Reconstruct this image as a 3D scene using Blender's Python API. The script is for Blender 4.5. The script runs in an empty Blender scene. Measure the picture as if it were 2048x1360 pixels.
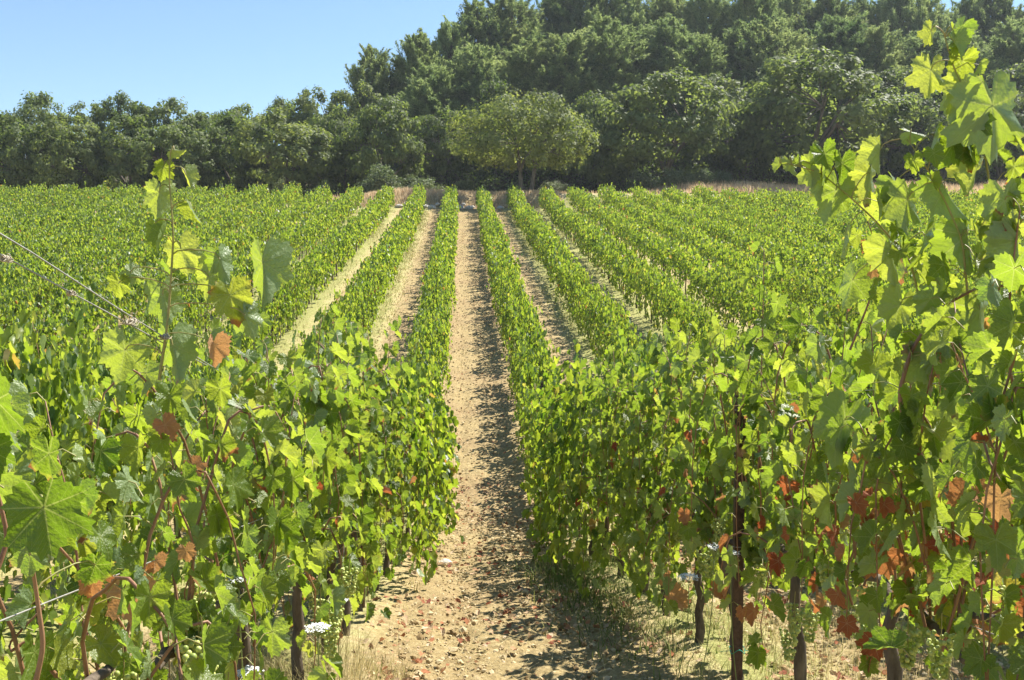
import bpy, math, numpy as np
from mathutils import Vector, Matrix
R = math.radians
sc = bpy.context.scene
C = sc.collection

# ------------------------------------------------------------------ camera
F = 2000.0                                   # focal length in pixels of a 2048 wide frame
YAW, PITCH = R(-2.83), R(-3.43)
cam = bpy.data.objects.new('camera', bpy.data.cameras.new('camera'))
C.objects.link(cam)
cam.data.sensor_width = 36.0
cam.data.lens = 36.0 * F / 2048.0
cam.data.clip_start, cam.data.clip_end = 0.05, 3000.0
cam.location = (0, 0, 0)
cam.rotation_euler = (R(90) + PITCH, 0, YAW)
cam.data.dof.use_dof = False
sc.camera = cam
CM = np.array(Matrix.Rotation(YAW, 3, 'Z') @ Matrix.Rotation(R(90) + PITCH, 3, 'X'))

# ------------------------------------------------------------------ sky, sun, exposure
SUN_AZ, SUN_EL = R(49), R(53.5)
world = bpy.data.worlds.new('World'); sc.world = world; world.use_nodes = True
wn = world.node_tree.nodes; bgn = wn['Background']
sky = wn.new('ShaderNodeTexSky'); sky.sky_type = 'NISHITA'; sky.sun_disc = False
sky.sun_elevation = SUN_EL; sky.sun_rotation = SUN_AZ
sky.altitude = 250; sky.air_density = 1.15; sky.dust_density = 0.0; sky.ozone_density = 4.5
world.node_tree.links.new(sky.outputs[0], bgn.inputs[0]); bgn.inputs[1].default_value = 0.076
sun = bpy.data.objects.new('sun', bpy.data.lights.new('sun', 'SUN')); C.objects.link(sun)
sun.data.energy = 5.0; sun.data.angle = R(0.55); sun.data.color = (1.0, 0.95, 0.86)
SV = Vector((math.sin(SUN_AZ) * math.cos(SUN_EL), math.cos(SUN_AZ) * math.cos(SUN_EL), math.sin(SUN_EL)))
sun.rotation_euler = SV.to_track_quat('Z', 'Y').to_euler()
sun.location = SV * 50
sc.view_settings.view_transform = 'Standard'; sc.view_settings.look = 'None'
sc.view_settings.gamma = 1.0; sc.view_settings.use_curve_mapping = False
sc.view_settings.exposure = 1.2
sc.cycles.max_bounces = 8; sc.cycles.transmission_bounces = 6; sc.cycles.diffuse_bounces = 4

# ------------------------------------------------------------------ terrain
ROW0, PITCH_R, VSP = -0.75, 2.15, 0.9
def sstep(a, b, v):
    t = np.clip((np.asarray(v, float) - a) / (b - a), 0, 1); return t * t * (3 - 2 * t)
_rs = np.random.RandomState(3)
_W = [(_rs.uniform(0, 6.28), _rs.uniform(0, 6.28), 2 ** (i / 2.2)) for i in range(14)]
def wav(x, y, s=1.0, n=6, off=0):
    """cheap smooth noise: a sum of turned sine waves"""
    v = 0
    for i in range(n):
        a, p, k = _W[(i + off) % 14]
        v = v + np.sin((x * math.cos(a) + y * math.sin(a)) * s * (1.5 ** i) + p) * (0.72 ** i)
    return v / 2.2
def gz(x, y):
    x = np.asarray(x, float); y = np.asarray(y, float)
    near = -1.29 - 0.16 * y; far = -5.8 + 0.149 * y
    k = 0.25
    z = near + k * np.logaddexp(0, np.clip((far - near) / k, -60, 60))
    z = np.where((far - near) / k > 60, far, z)
    yb = 70.2 + 0.3 * np.sin(x * 0.5); z = z + 0.32 * sstep(56, 70, y)
    z = z + (0.2 + 0.75 * sstep(-11, -4, x)) * sstep(yb, yb + 2.6, y)
    z = z - 0.125 * np.clip(y - 72.5, 0, 14) + 0.9 * sstep(12, 18, x) * sstep(73.5, 80, y)
    hill = sstep(-24, 3, x)
    z = z + hill * 0.24 * np.clip(y - 88, 0, 32) + 0.05 * (1 - hill) * np.clip(y - 88, 0, 60)
    z = z - sstep(120, 200, y) * (y - 120) * 0.149 * 1.0
    return z
def at(px, py, Y):
    """world point at world depth Y seen at photo pixel (px, py)"""
    d = CM @ np.array([(px - 1024) / F, -(py - 680) / F, -1.0])
    return d * (Y / d[1])
def xat(px, Y): return float(at(px, 560, Y)[0])

# ------------------------------------------------------------------ mesh helpers
class MB:
    def __init__(s): s.v = []; s.f = []; s.n = 0; s.a = {}; s.mi = []
    def add(s, v, f, mi=0, **attr):
        v = np.asarray(v, np.float32).reshape(-1, 3); f = np.asarray(f, np.int64).reshape(-1, 3)
        s.v.append(v); s.f.append(f + s.n); s.n += len(v)
        s.mi.append(np.full(len(f), mi, np.int32))
        for k, (dim, default) in {'rnd': (1, 0.5), 'luv': (3, 0.0)}.items():
            a = attr.get(k)
            if a is None: a = np.full((len(v), dim), default)
            s.a.setdefault(k, []).append(np.asarray(a, np.float32).reshape(len(v), dim))
        return s
    def mesh(s, name, mats, smooth=True):
        V = np.concatenate(s.v); Fc = np.concatenate(s.f); me = bpy.data.meshes.new(name)
        me.vertices.add(len(V)); me.vertices.foreach_set('co', V.ravel())
        me.loops.add(Fc.size); me.loops.foreach_set('vertex_index', Fc.ravel().astype(np.int32))
        me.polygons.add(len(Fc)); me.polygons.foreach_set('loop_start', np.arange(0, Fc.size, 3, dtype=np.int32))
        me.polygons.foreach_set('material_index', np.concatenate(s.mi))
        me.polygons.foreach_set('use_smooth', np.full(len(Fc), smooth))
        A = np.concatenate(s.a['rnd']); at_ = me.attributes.new('rnd', 'FLOAT', 'POINT'); at_.data.foreach_set('value', A.ravel())
        B = np.concatenate(s.a['luv'])
        if np.any(B): at2 = me.attributes.new('luv', 'FLOAT_VECTOR', 'POINT'); at2.data.foreach_set('vector', B.ravel())
        for m in (mats if isinstance(mats, (list, tuple)) else [mats]): me.materials.append(m)
        me.update(calc_edges=True); me.validate()
        return me
def link(name, data, parent=None, loc=(0, 0, 0), rz=0.0, scale=None):
    o = bpy.data.objects.new(name, data); C.objects.link(o)
    o.location = loc; o.rotation_euler = (0, 0, rz)
    if scale is not None: o.scale = scale
    if parent is not None: o.parent = parent
    return o
def tag(o, label=None, cat=None, group=None, kind=None):
    for k, v in (('label', label), ('category', cat), ('group', group), ('kind', kind)):
        if v: o[k] = v
    return o
def thing(name, label, cat, loc=(0, 0, 0), rz=0.0, group=None, scale=None):
    return tag(link(name, None, None, loc, rz, scale), label, cat, group)

def tube(mb, pts, rad, n=6, mi=0, rnd=0.5, cap=True):
    P = np.asarray(pts, float); m = len(P); rad = np.broadcast_to(np.asarray(rad, float), (m,))
    T = np.gradient(P, axis=0); T /= np.linalg.norm(T, axis=1)[:, None] + 1e-9
    up = np.array([0.31, 0.2, 0.93]) if abs(T[0, 2]) < 0.9 else np.array([0.9, 0.3, 0.1])
    U = np.cross(T, up); U /= np.linalg.norm(U, axis=1)[:, None] + 1e-9; W = np.cross(T, U)
    a = np.arange(n) * 2 * math.pi / n
    V = P[:, None] + rad[:, None, None] * (np.cos(a)[None, :, None] * U[:, None] + np.sin(a)[None, :, None] * W[:, None])
    V = V.reshape(-1, 3); f = []
    for i in range(m - 1):
        for j in range(n):
            p, q = i * n + j, i * n + (j + 1) % n
            f += [(p, q, q + n), (p, q + n, p + n)]
    if cap:
        V = np.vstack([V, P[-1] + T[-1] * rad[-1] * 0.5]); k = m * n
        f += [((m - 1) * n + j, (m - 1) * n + (j + 1) % n, k) for j in range(n)]
    return mb.add(V, f, mi, rnd=np.full(len(V), rnd))
def bez(p0, p1, p2, p3, n):
    t = np.linspace(0, 1, n)[:, None]; p0, p1, p2, p3 = map(np.asarray, (p0, p1, p2, p3))
    return (1 - t) ** 3 * p0 + 3 * (1 - t) ** 2 * t * p1 + 3 * (1 - t) * t * t * p2 + t ** 3 * p3
def resample(P, n):
    P = np.asarray(P, float); d = np.r_[0, np.cumsum(np.linalg.norm(np.diff(P, axis=0), axis=1))]
    t = np.linspace(0, d[-1], n)
    # smooth by Catmull-like double interpolation
    Q = np.stack([np.interp(t, d, P[:, i]) for i in range(3)], 1)
    for _ in range(2): Q[1:-1] = 0.25 * Q[:-2] + 0.5 * Q[1:-1] + 0.25 * Q[2:]
    return Q
def nrm(a): return a / (np.linalg.norm(a, axis=-1, keepdims=True) + 1e-9)
def ico(sub=0):
    t = (1 + 5 ** .5) / 2
    v = [(-1, t, 0), (1, t, 0), (-1, -t, 0), (1, -t, 0), (0, -1, t), (0, 1, t), (0, -1, -t), (0, 1, -t), (t, 0, -1), (t, 0, 1), (-t, 0, -1), (-t, 0, 1)]
    f = [(0, 11, 5), (0, 5, 1), (0, 1, 7), (0, 7, 10), (0, 10, 11), (1, 5, 9), (5, 11, 4), (11, 10, 2), (10, 7, 6), (7, 1, 8), (3, 9, 4), (3, 4, 2), (3, 2, 6), (3, 6, 8), (3, 8, 9), (4, 9, 5), (2, 4, 11), (6, 2, 10), (8, 6, 7), (9, 8, 1)]
    v = [list(nrm(np.array(p, float))) for p in v]
    for _ in range(sub):
        c = {}; nf = []
        def mid(a, b):
            k = (min(a, b), max(a, b))
            if k not in c: c[k] = len(v); v.append(list(nrm(np.array(v[a]) + np.array(v[b]))))
            return c[k]
        for a, b, d in f:
            ab, bd, da = mid(a, b), mid(b, d), mid(d, a); nf += [(a, ab, da), (b, bd, ab), (d, da, bd), (ab, bd, da)]
        f = nf
    return np.array(v), np.array(f)

# ------------------------------------------------------------------ materials
def newmat(name):
    m = bpy.data.materials.new(name); m.use_nodes = True; nt = m.node_tree
    for n in list(nt.nodes): nt.nodes.remove(n)
    out = nt.nodes.new('ShaderNodeOutputMaterial')
    def N(t, **kw):
        n = nt.nodes.new(t)
        for k, v in kw.items():
            if k.startswith('i_'):
                key = k[2:]; key = int(key) if key.isdigit() else key.replace('_', ' ')
                s = n.inputs[key]
                if hasattr(v, 'is_output') or isinstance(v, bpy.types.NodeSocket): nt.links.new(v, s)
                else: s.default_value = v
            else: setattr(n, k, v)
        return n
    return m, nt, N, out
def ramp(N, fac, stops):
    r = N('ShaderNodeValToRGB'); e = r.color_ramp.elements
    while len(e) < len(stops): e.new(0.5)
    for el, (p, c) in zip(e, stops): el.position = p; el.color = (*c, 1)
    r.id_data.links.new(fac, r.inputs[0]); return r.outputs[0]
def mth(N, op, a, b=None, c=None):
    n = N('ShaderNodeMath', operation=op)
    for i, v in enumerate((a, b, c)):
        if v is None: continue
        if isinstance(v, bpy.types.NodeSocket): n.id_data.links.new(v, n.inputs[i])
        else: n.inputs[i].default_value = v
    return n.outputs[0]
def mixc(N, fac, a, b, mode='MIX'):
    n = N('ShaderNodeMix', data_type='RGBA', blend_type=mode)
    for s, v in ((n.inputs[0], fac), (n.inputs[6], a), (n.inputs[7], b)):
        if isinstance(v, bpy.types.NodeSocket): n.id_data.links.new(v, s)
        else: s.default_value = (*v, 1) if isinstance(v, tuple) else v
    return n.outputs[2]

def leaf_mat(name, tops, trans, under=None, vein=None, tfac=0.5, rough=0.42, spec=0.45, objvar=0.0):
    m, nt, N, out = newmat(name); L = nt.links.new
    a = N('ShaderNodeAttribute', attribute_name='rnd').outputs['Fac']
    if objvar:
        oi = N('ShaderNodeObjectInfo').outputs['Random']
        a2 = mth(N, 'ADD', a, mth(N, 'MULTIPLY', mth(N, 'SUBTRACT', oi, 0.5), objvar)); a = a2
    top = ramp(N, a, tops); tr = ramp(N, a, trans)
    if objvar:
        h1 = mth(N, 'FRACT', mth(N, 'MULTIPLY', oi, 7.31)); h2 = mth(N, 'FRACT', mth(N, 'MULTIPLY', oi, 23.7))
        top = mixc(N, mth(N, 'MULTIPLY', h1, 0.5), top, mixc(N, 1.0, top, (1.25, 0.95, 0.6), 'MULTIPLY')); top = mixc(N, mth(N, 'MULTIPLY', h2, 0.45), top, mixc(N, 1.0, top, (0.6, 0.85, 0.8), 'MULTIPLY'))
        tr = mixc(N, mth(N, 'MULTIPLY', h2, 0.45), tr, mixc(N, 1.0, tr, (0.55, 0.75, 0.7), 'MULTIPLY'))
    dry = name.startswith('dry')
    if vein:
        uv = N('ShaderNodeAttribute', attribute_name='luv').outputs['Vector']
        sx = N('ShaderNodeSeparateXYZ', i_0=uv)
        ang = mth(N, 'ARCTAN2', sx.outputs[0], sx.outputs[1])
        rr = mth(N, 'SQRT', mth(N, 'ADD', mth(N, 'POWER', sx.outputs[0], 2.0), mth(N, 'POWER', sx.outputs[1], 2.0)))
        pp = mth(N, 'PINGPONG', ang, R(26))
        side = mth(N, 'MULTIPLY', rr, mth(N, 'SINE', pp)); along = mth(N, 'MULTIPLY', rr, mth(N, 'COSINE', pp))
        wdt = mth(N, 'MULTIPLY_ADD', rr, -0.014, 0.019)
        main = mth(N, 'LESS_THAN', side, wdt)
        ph = mth(N, 'FRACT', mth(N, 'MULTIPLY', mth(N, 'SUBTRACT', along, mth(N, 'MULTIPLY', side, 1.15)), 7.0))
        sec = mth(N, 'MULTIPLY', mth(N, 'LESS_THAN', ph, 0.075), 0.6)
        vm = mth(N, 'MAXIMUM', main, sec)
        nz = N('ShaderNodeTexNoise', i_Scale=9.0, i_Detail=3.0, i_Vector=uv)
        top = mixc(N, mth(N, 'MULTIPLY', nz.outputs[0], 0.35), top, (0.3, 0.1, 0.04) if dry else (0.16, 0.22, 0.03))
        top = mixc(N, mth(N, 'MULTIPLY', vm, 0.5), top, vein)
        tr = mixc(N, mth(N, 'MULTIPLY', nz.outputs[0], 0.3), tr, (0.3, 0.05, 0.01) if dry else (0.12, 0.24, 0.01))
        tr = mixc(N, mth(N, 'MULTIPLY', vm, 0.6), tr, (0.6, 0.35, 0.1) if dry else (0.55, 0.6, 0.15))
        # scorched patches that start at the margin of some leaves
        n5 = N('ShaderNodeTexNoise', i_Scale=2.6, i_Detail=4.0, i_Vector=N('ShaderNodeNewGeometry').outputs['Position'])
        n5.inputs['Scale'].default_value = 14.0
        fr = mth(N, 'FRACT', mth(N, 'MULTIPLY', a, 91.7))
        sc_ = mth(N, 'ADD', mth(N, 'MULTIPLY', rr, 0.55), mth(N, 'ADD', mth(N, 'MULTIPLY', n5.outputs[0], 0.8), mth(N, 'MULTIPLY', mth(N, 'POWER', fr, 4.0), 0.4)))
        yel = N('ShaderNodeMapRange', i_1=1.06, i_2=1.2, i_0=sc_).outputs[0]; brn = N('ShaderNodeMapRange', i_1=1.17, i_2=1.23, i_0=sc_).outputs[0]
        top = mixc(N, mth(N, 'MULTIPLY', yel, 0.7), top, (0.5, 0.3, 0.1) if dry else (0.3, 0.26, 0.05)); tr = mixc(N, mth(N, 'MULTIPLY', yel, 0.6), tr, (0.7, 0.4, 0.08) if dry else (0.7, 0.6, 0.08))
        top = mixc(N, brn, top, (0.3, 0.13, 0.06)); tr = mixc(N, brn, tr, (0.4, 0.15, 0.05))
    if under:
        bf = N('ShaderNodeNewGeometry').outputs['Backfacing']
        top = mixc(N, mth(N, 'MULTIPLY', bf, 0.8), top, under)
    p = N('ShaderNodeBsdfPrincipled', i_Roughness=rough); L(top, p.inputs['Base Color'])
    p.inputs['Specular IOR Level'].default_value = spec
    if vein:
        b = N('ShaderNodeBump', i_Strength=0.9, i_Distance=0.005)
        L(mth(N, 'ADD', mth(N, 'MULTIPLY', vm, -0.6), mth(N, 'MULTIPLY', nz.outputs[0], 0.8)), b.inputs['Height'])
        L(b.outputs[0], p.inputs['Normal'])
    t = N('ShaderNodeBsdfTranslucent'); L(tr, t.inputs[0])
    if vein: L(b.outputs[0], t.inputs['Normal'])
    mx = N('ShaderNodeMixShader', i_0=tfac); L(p.outputs[0], mx.inputs[1]); L(t.outputs[0], mx.inputs[2])
    L(mx.outputs[0], out.inputs[0]); return m

VT = [(0, (0.03, 0.065, 0.014)), (0.5, (0.08, 0.13, 0.024)), (0.85, (0.15, 0.2, 0.035)), (0.95, (0.22, 0.24, 0.03)), (0.985, (0.32, 0.2, 0.04)), (1, (0.25, 0.09, 0.03))]
VTR = [(0, (0.15, 0.28, 0.01)), (0.5, (0.34, 0.46, 0.022)), (0.85, (0.54, 0.6, 0.045)), (0.95, (0.6, 0.6, 0.06)), (0.985, (0.6, 0.35, 0.06)), (1, (0.45, 0.14, 0.04))]
M = {}
VTN = [(p_, tuple(min(.8, c_ * 1.15) for c_ in q_)) for p_, q_ in VTR]
M['leaf'] = leaf_mat('grape_leaf', VT, VTN, under=(0.3, 0.38, 0.21), vein=(0.32, 0.4, 0.12), tfac=0.48, rough=0.36, spec=0.6)
M['leafmid'] = leaf_mat('grape_leaf_plain', VT, VTR, under=(0.27, 0.35, 0.18), tfac=0.5)
DL = [(0, (0.2, 0.06, 0.04)), (0.3, (0.36, 0.15, 0.07)), (0.7, (0.5, 0.34, 0.2)), (1, (0.6, 0.47, 0.32))]
M['litter'] = leaf_mat('fallen_leaf', DL, DL, tfac=0.2, rough=0.8, spec=0.15)
DR = [(0, (0.22, 0.05, 0.03)), (0.4, (0.36, 0.12, 0.05)), (0.75, (0.5, 0.26, 0.13)), (1, (0.6, 0.42, 0.24))]
M['dryleaf'] = leaf_mat('dry_leaf', DR, [(0, (0.5, 0.1, 0.03)), (0.6, (0.65, 0.26, 0.08)), (1, (0.7, 0.4, 0.14))], vein=(0.6, 0.42, 0.25), tfac=0.35, rough=0.7, spec=0.2)
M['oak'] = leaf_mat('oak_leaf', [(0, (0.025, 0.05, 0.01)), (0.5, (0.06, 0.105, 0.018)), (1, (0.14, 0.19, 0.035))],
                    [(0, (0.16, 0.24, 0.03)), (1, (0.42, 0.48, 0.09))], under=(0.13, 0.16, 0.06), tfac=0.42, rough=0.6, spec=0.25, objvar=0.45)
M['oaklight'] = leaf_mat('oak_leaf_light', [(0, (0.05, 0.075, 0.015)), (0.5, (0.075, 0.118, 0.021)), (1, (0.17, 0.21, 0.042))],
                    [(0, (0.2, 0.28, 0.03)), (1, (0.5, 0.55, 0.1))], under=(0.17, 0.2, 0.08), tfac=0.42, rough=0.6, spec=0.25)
M['pine'] = leaf_mat('pine_needle', [(0, (0.05, 0.09, 0.04)), (0.5, (0.19, 0.255, 0.1)), (1, (0.4, 0.46, 0.19))],
                     [(0, (0.16, 0.25, 0.07)), (1, (0.52, 0.58, 0.2))], tfac=0.42, rough=0.65, spec=0.2, objvar=0.45)
M['shrub'] = leaf_mat('shrub_leaf', [(0, (0.06, 0.09, 0.035)), (0.5, (0.12, 0.15, 0.06)), (1, (0.25, 0.28, 0.16))],
                      [(0, (0.1, 0.17, 0.04)), (1, (0.3, 0.35, 0.13))], tfac=0.3, rough=0.6, objvar=0.7)
GR = [(0, (0.1, 0.15, 0.03)), (0.3, (0.25, 0.27, 0.07)), (0.6, (0.45, 0.38, 0.16)), (1, (0.6, 0.5, 0.28))]
M['grass'] = leaf_mat('grass_blade', GR, GR, tfac=0.35, rough=0.7, spec=0.2)
M['wheat'] = leaf_mat('dry_grass_blade', [(0, (0.5, 0.36, 0.2)), (1, (0.74, 0.6, 0.4))], [(0, (0.5, 0.36, 0.2)), (1, (0.75, 0.6, 0.38))], tfac=0.4, rough=0.8, spec=0.1)

def plain(name, c1, c2, scale=20.0, rough=0.8, spec=0.3, bump=0.4, stretch=(1, 1, 1), metal=0.0, usernd=False, dist=0.01):
    m, nt, N, out = newmat(name); L = nt.links.new
    tc = N('ShaderNodeTexCoord').outputs['Object']
    mp = N('ShaderNodeMapping'); L(tc, mp.inputs[0]); mp.inputs['Scale'].default_value = stretch
    nz = N('ShaderNodeTexNoise', i_Scale=scale, i_Detail=6.0, i_Roughness=0.65); L(mp.outputs[0], nz.inputs[0])
    fac = nz.outputs[0]
    if usernd:
        a = N('ShaderNodeAttribute', attribute_name='rnd').outputs['Fac']
        fac = mth(N, 'ADD', mth(N, 'MULTIPLY', fac, 0.4), mth(N, 'MULTIPLY', a, 0.6))
    col = ramp(N, fac, [(0.3, c1), (0.7, c2)])
    p = N('ShaderNodeBsdfPrincipled', i_Roughness=rough, i_Metallic=metal); L(col, p.inputs['Base Color'])
    p.inputs['Specular IOR Level'].default_value = spec
    b = N('ShaderNodeBump', i_Strength=bump, i_Distance=dist); L(nz.outputs[0], b.inputs['Height']); L(b.outputs[0], p.inputs['Normal'])
    L(p.outputs[0], out.inputs[0]); return m
M['bark'] = plain('vine_bark', (0.05, 0.038, 0.028), (0.2, 0.16, 0.12), 30, 0.9, 0.15, 1.0, (1, 1, 0.2))
M['treebark'] = plain('tree_bark', (0.07, 0.06, 0.048), (0.22, 0.19, 0.15), 6, 0.9, 0.15, 1.0, (1, 1, 0.3), dist=0.05)
M['cane'] = plain('cane', (0.2, 0.09, 0.05), (0.36, 0.2, 0.11), 25, 0.55, 0.4, 0.4, (1, 1, 0.2))
M['greencane'] = plain('green_shoot', (0.2, 0.24, 0.05), (0.4, 0.3, 0.13), 14, 0.5, 0.4, 0.2)
M['grape'] = plain('grape_skin', (0.25, 0.31, 0.06), (0.5, 0.54, 0.16), 30, 0.48, 0.4, 0.05, usernd=True)
M['wire'] = plain('wire_metal', (0.3, 0.29, 0.27), (0.5, 0.48, 0.44), 60, 0.5, 0.5, 0.2, metal=0.6)
M['post'] = plain('rusty_steel', (0.05, 0.03, 0.025), (0.13, 0.08, 0.06), 40, 0.6, 0.4, 0.5, metal=0.5)
M['tendril'] = plain('dry_tendril', (0.3, 0.26, 0.18), (0.55, 0.48, 0.36), 40, 0.8, 0.2, 0.3)
M['flower'] = plain('white_petal', (0.72, 0.74, 0.68), (0.85, 0.86, 0.82), 40, 0.7, 0.2, 0.1)
M['stem'] = plain('flower_stem', (0.14, 0.2, 0.05), (0.3, 0.33, 0.12), 20, 0.6, 0.3, 0.1)
M['stone'] = plain('limestone', (0.45, 0.4, 0.33), (0.72, 0.68, 0.6), 12, 0.85, 0.2, 0.8)
M['clod'] = plain('soil_clod', (0.22, 0.15, 0.07), (0.56, 0.45, 0.27), 30, 0.95, 0.1, 0.6, usernd=True)
M['tie'] = plain('green_twine', (0.02, 0.3, 0.22), (0.05, 0.42, 0.3), 30, 0.6, 0.3, 0.1)

def ground_mat():
    m, nt, N, out = newmat('vineyard_soil'); L = nt.links.new
    g = N('ShaderNodeNewGeometry').outputs['Position']; s = N('ShaderNodeSeparateXYZ', i_0=g); x, y = s.outputs[0], s.outputs[1]
    n1 = N('ShaderNodeTexNoise', i_Scale=1.3, i_Detail=8.0, i_Roughness=0.7, i_Vector=g)
    n2 = N('ShaderNodeTexNoise', i_Scale=22.0, i_Detail=6.0, i_Roughness=0.75, i_Vector=g)
    n3 = N('ShaderNodeTexNoise', i_Scale=6.0, i_Detail=5.0, i_Roughness=0.7, i_Vector=g)
    vo = N('ShaderNodeTexVoronoi', i_Scale=26.0, i_Vector=g)
    soil = ramp(N, n2.outputs[0], [(0.28, (0.16, 0.115, 0.052)), (0.5, (0.34, 0.26, 0.12)), (0.72, (0.53, 0.44, 0.25))])
    n6 = N('ShaderNodeTexNoise', i_Scale=0.45, i_Detail=5.0, i_Roughness=0.6, i_Vector=g)
    soil = mixc(N, mth(N, 'MULTIPLY', n1.outputs[0], 0.4), soil, (0.4, 0.29, 0.15))
    soil = mixc(N, N('ShaderNodeMapRange', i_1=0.48, i_2=0.62, i_0=n6.outputs[0]).outputs[0], soil, mixc(N, 0.45, soil, (0.27, 0.18, 0.1)))
    peb = mth(N, 'LESS_THAN', vo.outputs['Distance'], 0.2)
    wc = N('ShaderNodeSeparateColor', i_0=vo.outputs['Color'])
    peb = mth(N, 'MULTIPLY', peb, mth(N, 'GREATER_THAN', wc.outputs[0], 0.7))
    soil = mixc(N, peb, soil, ramp(N, wc.outputs[1], [(0, (0.65, 0.55, 0.42)), (0.6, (0.5, 0.28, 0.16)), (1, (0.32, 0.12, 0.06))]))
    straw = ramp(N, n2.outputs[0], [(0.3, (0.26, 0.22, 0.08)), (0.5, (0.48, 0.4, 0.2)), (0.7, (0.62, 0.53, 0.32))])
    green = ramp(N, n2.outputs[0], [(0.3, (0.12, 0.14, 0.03)), (0.7, (0.36, 0.38, 0.12))])
    ph = mth(N, 'FRACT', mth(N, 'DIVIDE', mth(N, 'SUBTRACT', x, ROW0), PITCH_R))      # 0..1 across a lane
    edge = mth(N, 'ABSOLUTE', mth(N, 'SUBTRACT', ph, 0.5))                             # 0.5 at the vines
    lane = mth(N, 'MULTIPLY', mth(N, 'GREATER_THAN', x, ROW0), mth(N, 'LESS_THAN', x, ROW0 + PITCH_R))
    # straw everywhere but the tilled lane, and along the margins
    st = mth(N, 'MULTIPLY_ADD', n3.outputs[0], 1.6, -0.8)
    wob = mth(N, 'ADD', mth(N, 'ADD', edge, mth(N, 'MULTIPLY', st, 0.3)), mth(N, 'MULTIPLY', mth(N, 'SUBTRACT', 1.0, lane), 0.26))
    sfac = N('ShaderNodeMapRange', i_1=0.36, i_2=0.5, i_0=wob).outputs[0]
    col = mixc(N, mth(N, 'MULTIPLY', sfac, 0.85), soil, straw)
    gfac = N('ShaderNodeMapRange', i_1=0.42, i_2=0.6, i_0=mth(N, 'ADD', wob, mth(N, 'MULTIPLY', mth(N, 'SUBTRACT', n1.outputs[0], 0.5), 0.5))).outputs[0]
    col = mixc(N, mth(N, 'MULTIPLY', gfac, 0.75), col, green)
    bank = N('ShaderNodeMapRange', i_1=71.5, i_2=73.0, i_0=y).outputs[0]
    wheat = ramp(N, n3.outputs[0], [(0.3, (0.38, 0.29, 0.16)), (0.7, (0.62, 0.5, 0.32))])
    col = mixc(N, bank, col, wheat)
    wood = N('ShaderNodeMapRange', i_1=83.5, i_2=86.0, i_0=y).outputs[0]
    litter = ramp(N, n3.outputs[0], [(0.3, (0.05, 0.04, 0.025)), (0.7, (0.13, 0.1, 0.06))])
    col = mixc(N, wood, col, litter)
    p = N('ShaderNodeBsdfPrincipled', i_Roughness=0.95); L(col, p.inputs['Base Color']); p.inputs['Specular IOR Level'].default_value = 0.1
    b = N('ShaderNodeBump', i_Strength=0.9, i_Distance=0.03)
    L(mth(N, 'ADD', n2.outputs[0], mth(N, 'MULTIPLY', vo.outputs['Distance'], -0.25)), b.inputs['Height']); L(b.outputs[0], p.inputs['Normal'])
    L(p.outputs[0], out.inputs[0]); return m
M['ground'] = ground_mat()

# ------------------------------------------------------------------ ground
def build_ground():
    xs = np.r_[-450, -250, -140, -90, -60, np.linspace(-45, -4, 90), np.linspace(-3.9, 4.6, 240), np.linspace(4.8, 52, 100), 65, 90, 140, 250, 450]
    ys = [-60, -30, -12, -5, -2, 0]; yy = 0.6
    while yy < 130: ys.append(yy); yy += max(0.028, 0.0032 * yy + (0.004 * max(0, yy - 20)))
    ys = np.r_[ys, 150, 180, 220, 300, 450]
    X, Y = np.meshgrid(xs, ys); Z = gz(X, Y)
    rg = np.random.RandomState(7)
    fine = np.clip(1 - (Y - 14) / 60, 0, 1) * (Y > 0) * (np.abs(X) < 45)
    Z = Z + fine * (0.018 * wav(X, Y, 4.0, 6) + 0.012 * wav(X, Y, 17.0, 6, 3))
    lane = (X > ROW0) * (X < ROW0 + PITCH_R)
    e = np.abs(((X - ROW0) / PITCH_R) % 1 - 0.5)
    Z = Z + fine * (0.05 * sstep(0.33, 0.5, e))                     # slight ridge under the vines
    for rx in (-.28, .28):
        c_ = (X - ROW0) % PITCH_R - PITCH_R / 2
        Z = Z - fine * 0.022 * np.exp(-((c_ - rx * 1.3 - .05 * wav(X * 0, Y, .35, 4)) / .13) ** 2)
    near = (Y < 18) * (Y > 0.5) * (X > -4) * (X < 4.7)
    # clods: sharp cell noise
    cl = np.abs(wav(X, Y, 30.0, 7, 5)) * np.clip(0.4 + wav(X, Y, 1.1, 4, 2), 0, 1.2)
    Z = Z + near * (0.02 * cl + rg.uniform(-0.006, 0.006, X.shape))
    nx, ny = len(xs), len(ys)
    I = (np.arange(ny - 1)[:, None] * nx + np.arange(nx - 1)[None]).ravel()
    f = np.concatenate([np.stack([I, I + 1, I + nx + 1], 1), np.stack([I, I + nx + 1, I + nx], 1)])
    mb = MB().add(np.stack([X, Y, Z], -1).reshape(-1, 3), f)
    tag(link('ground', mb.mesh('ground', M['ground'])), kind='structure')
build_ground()

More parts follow.
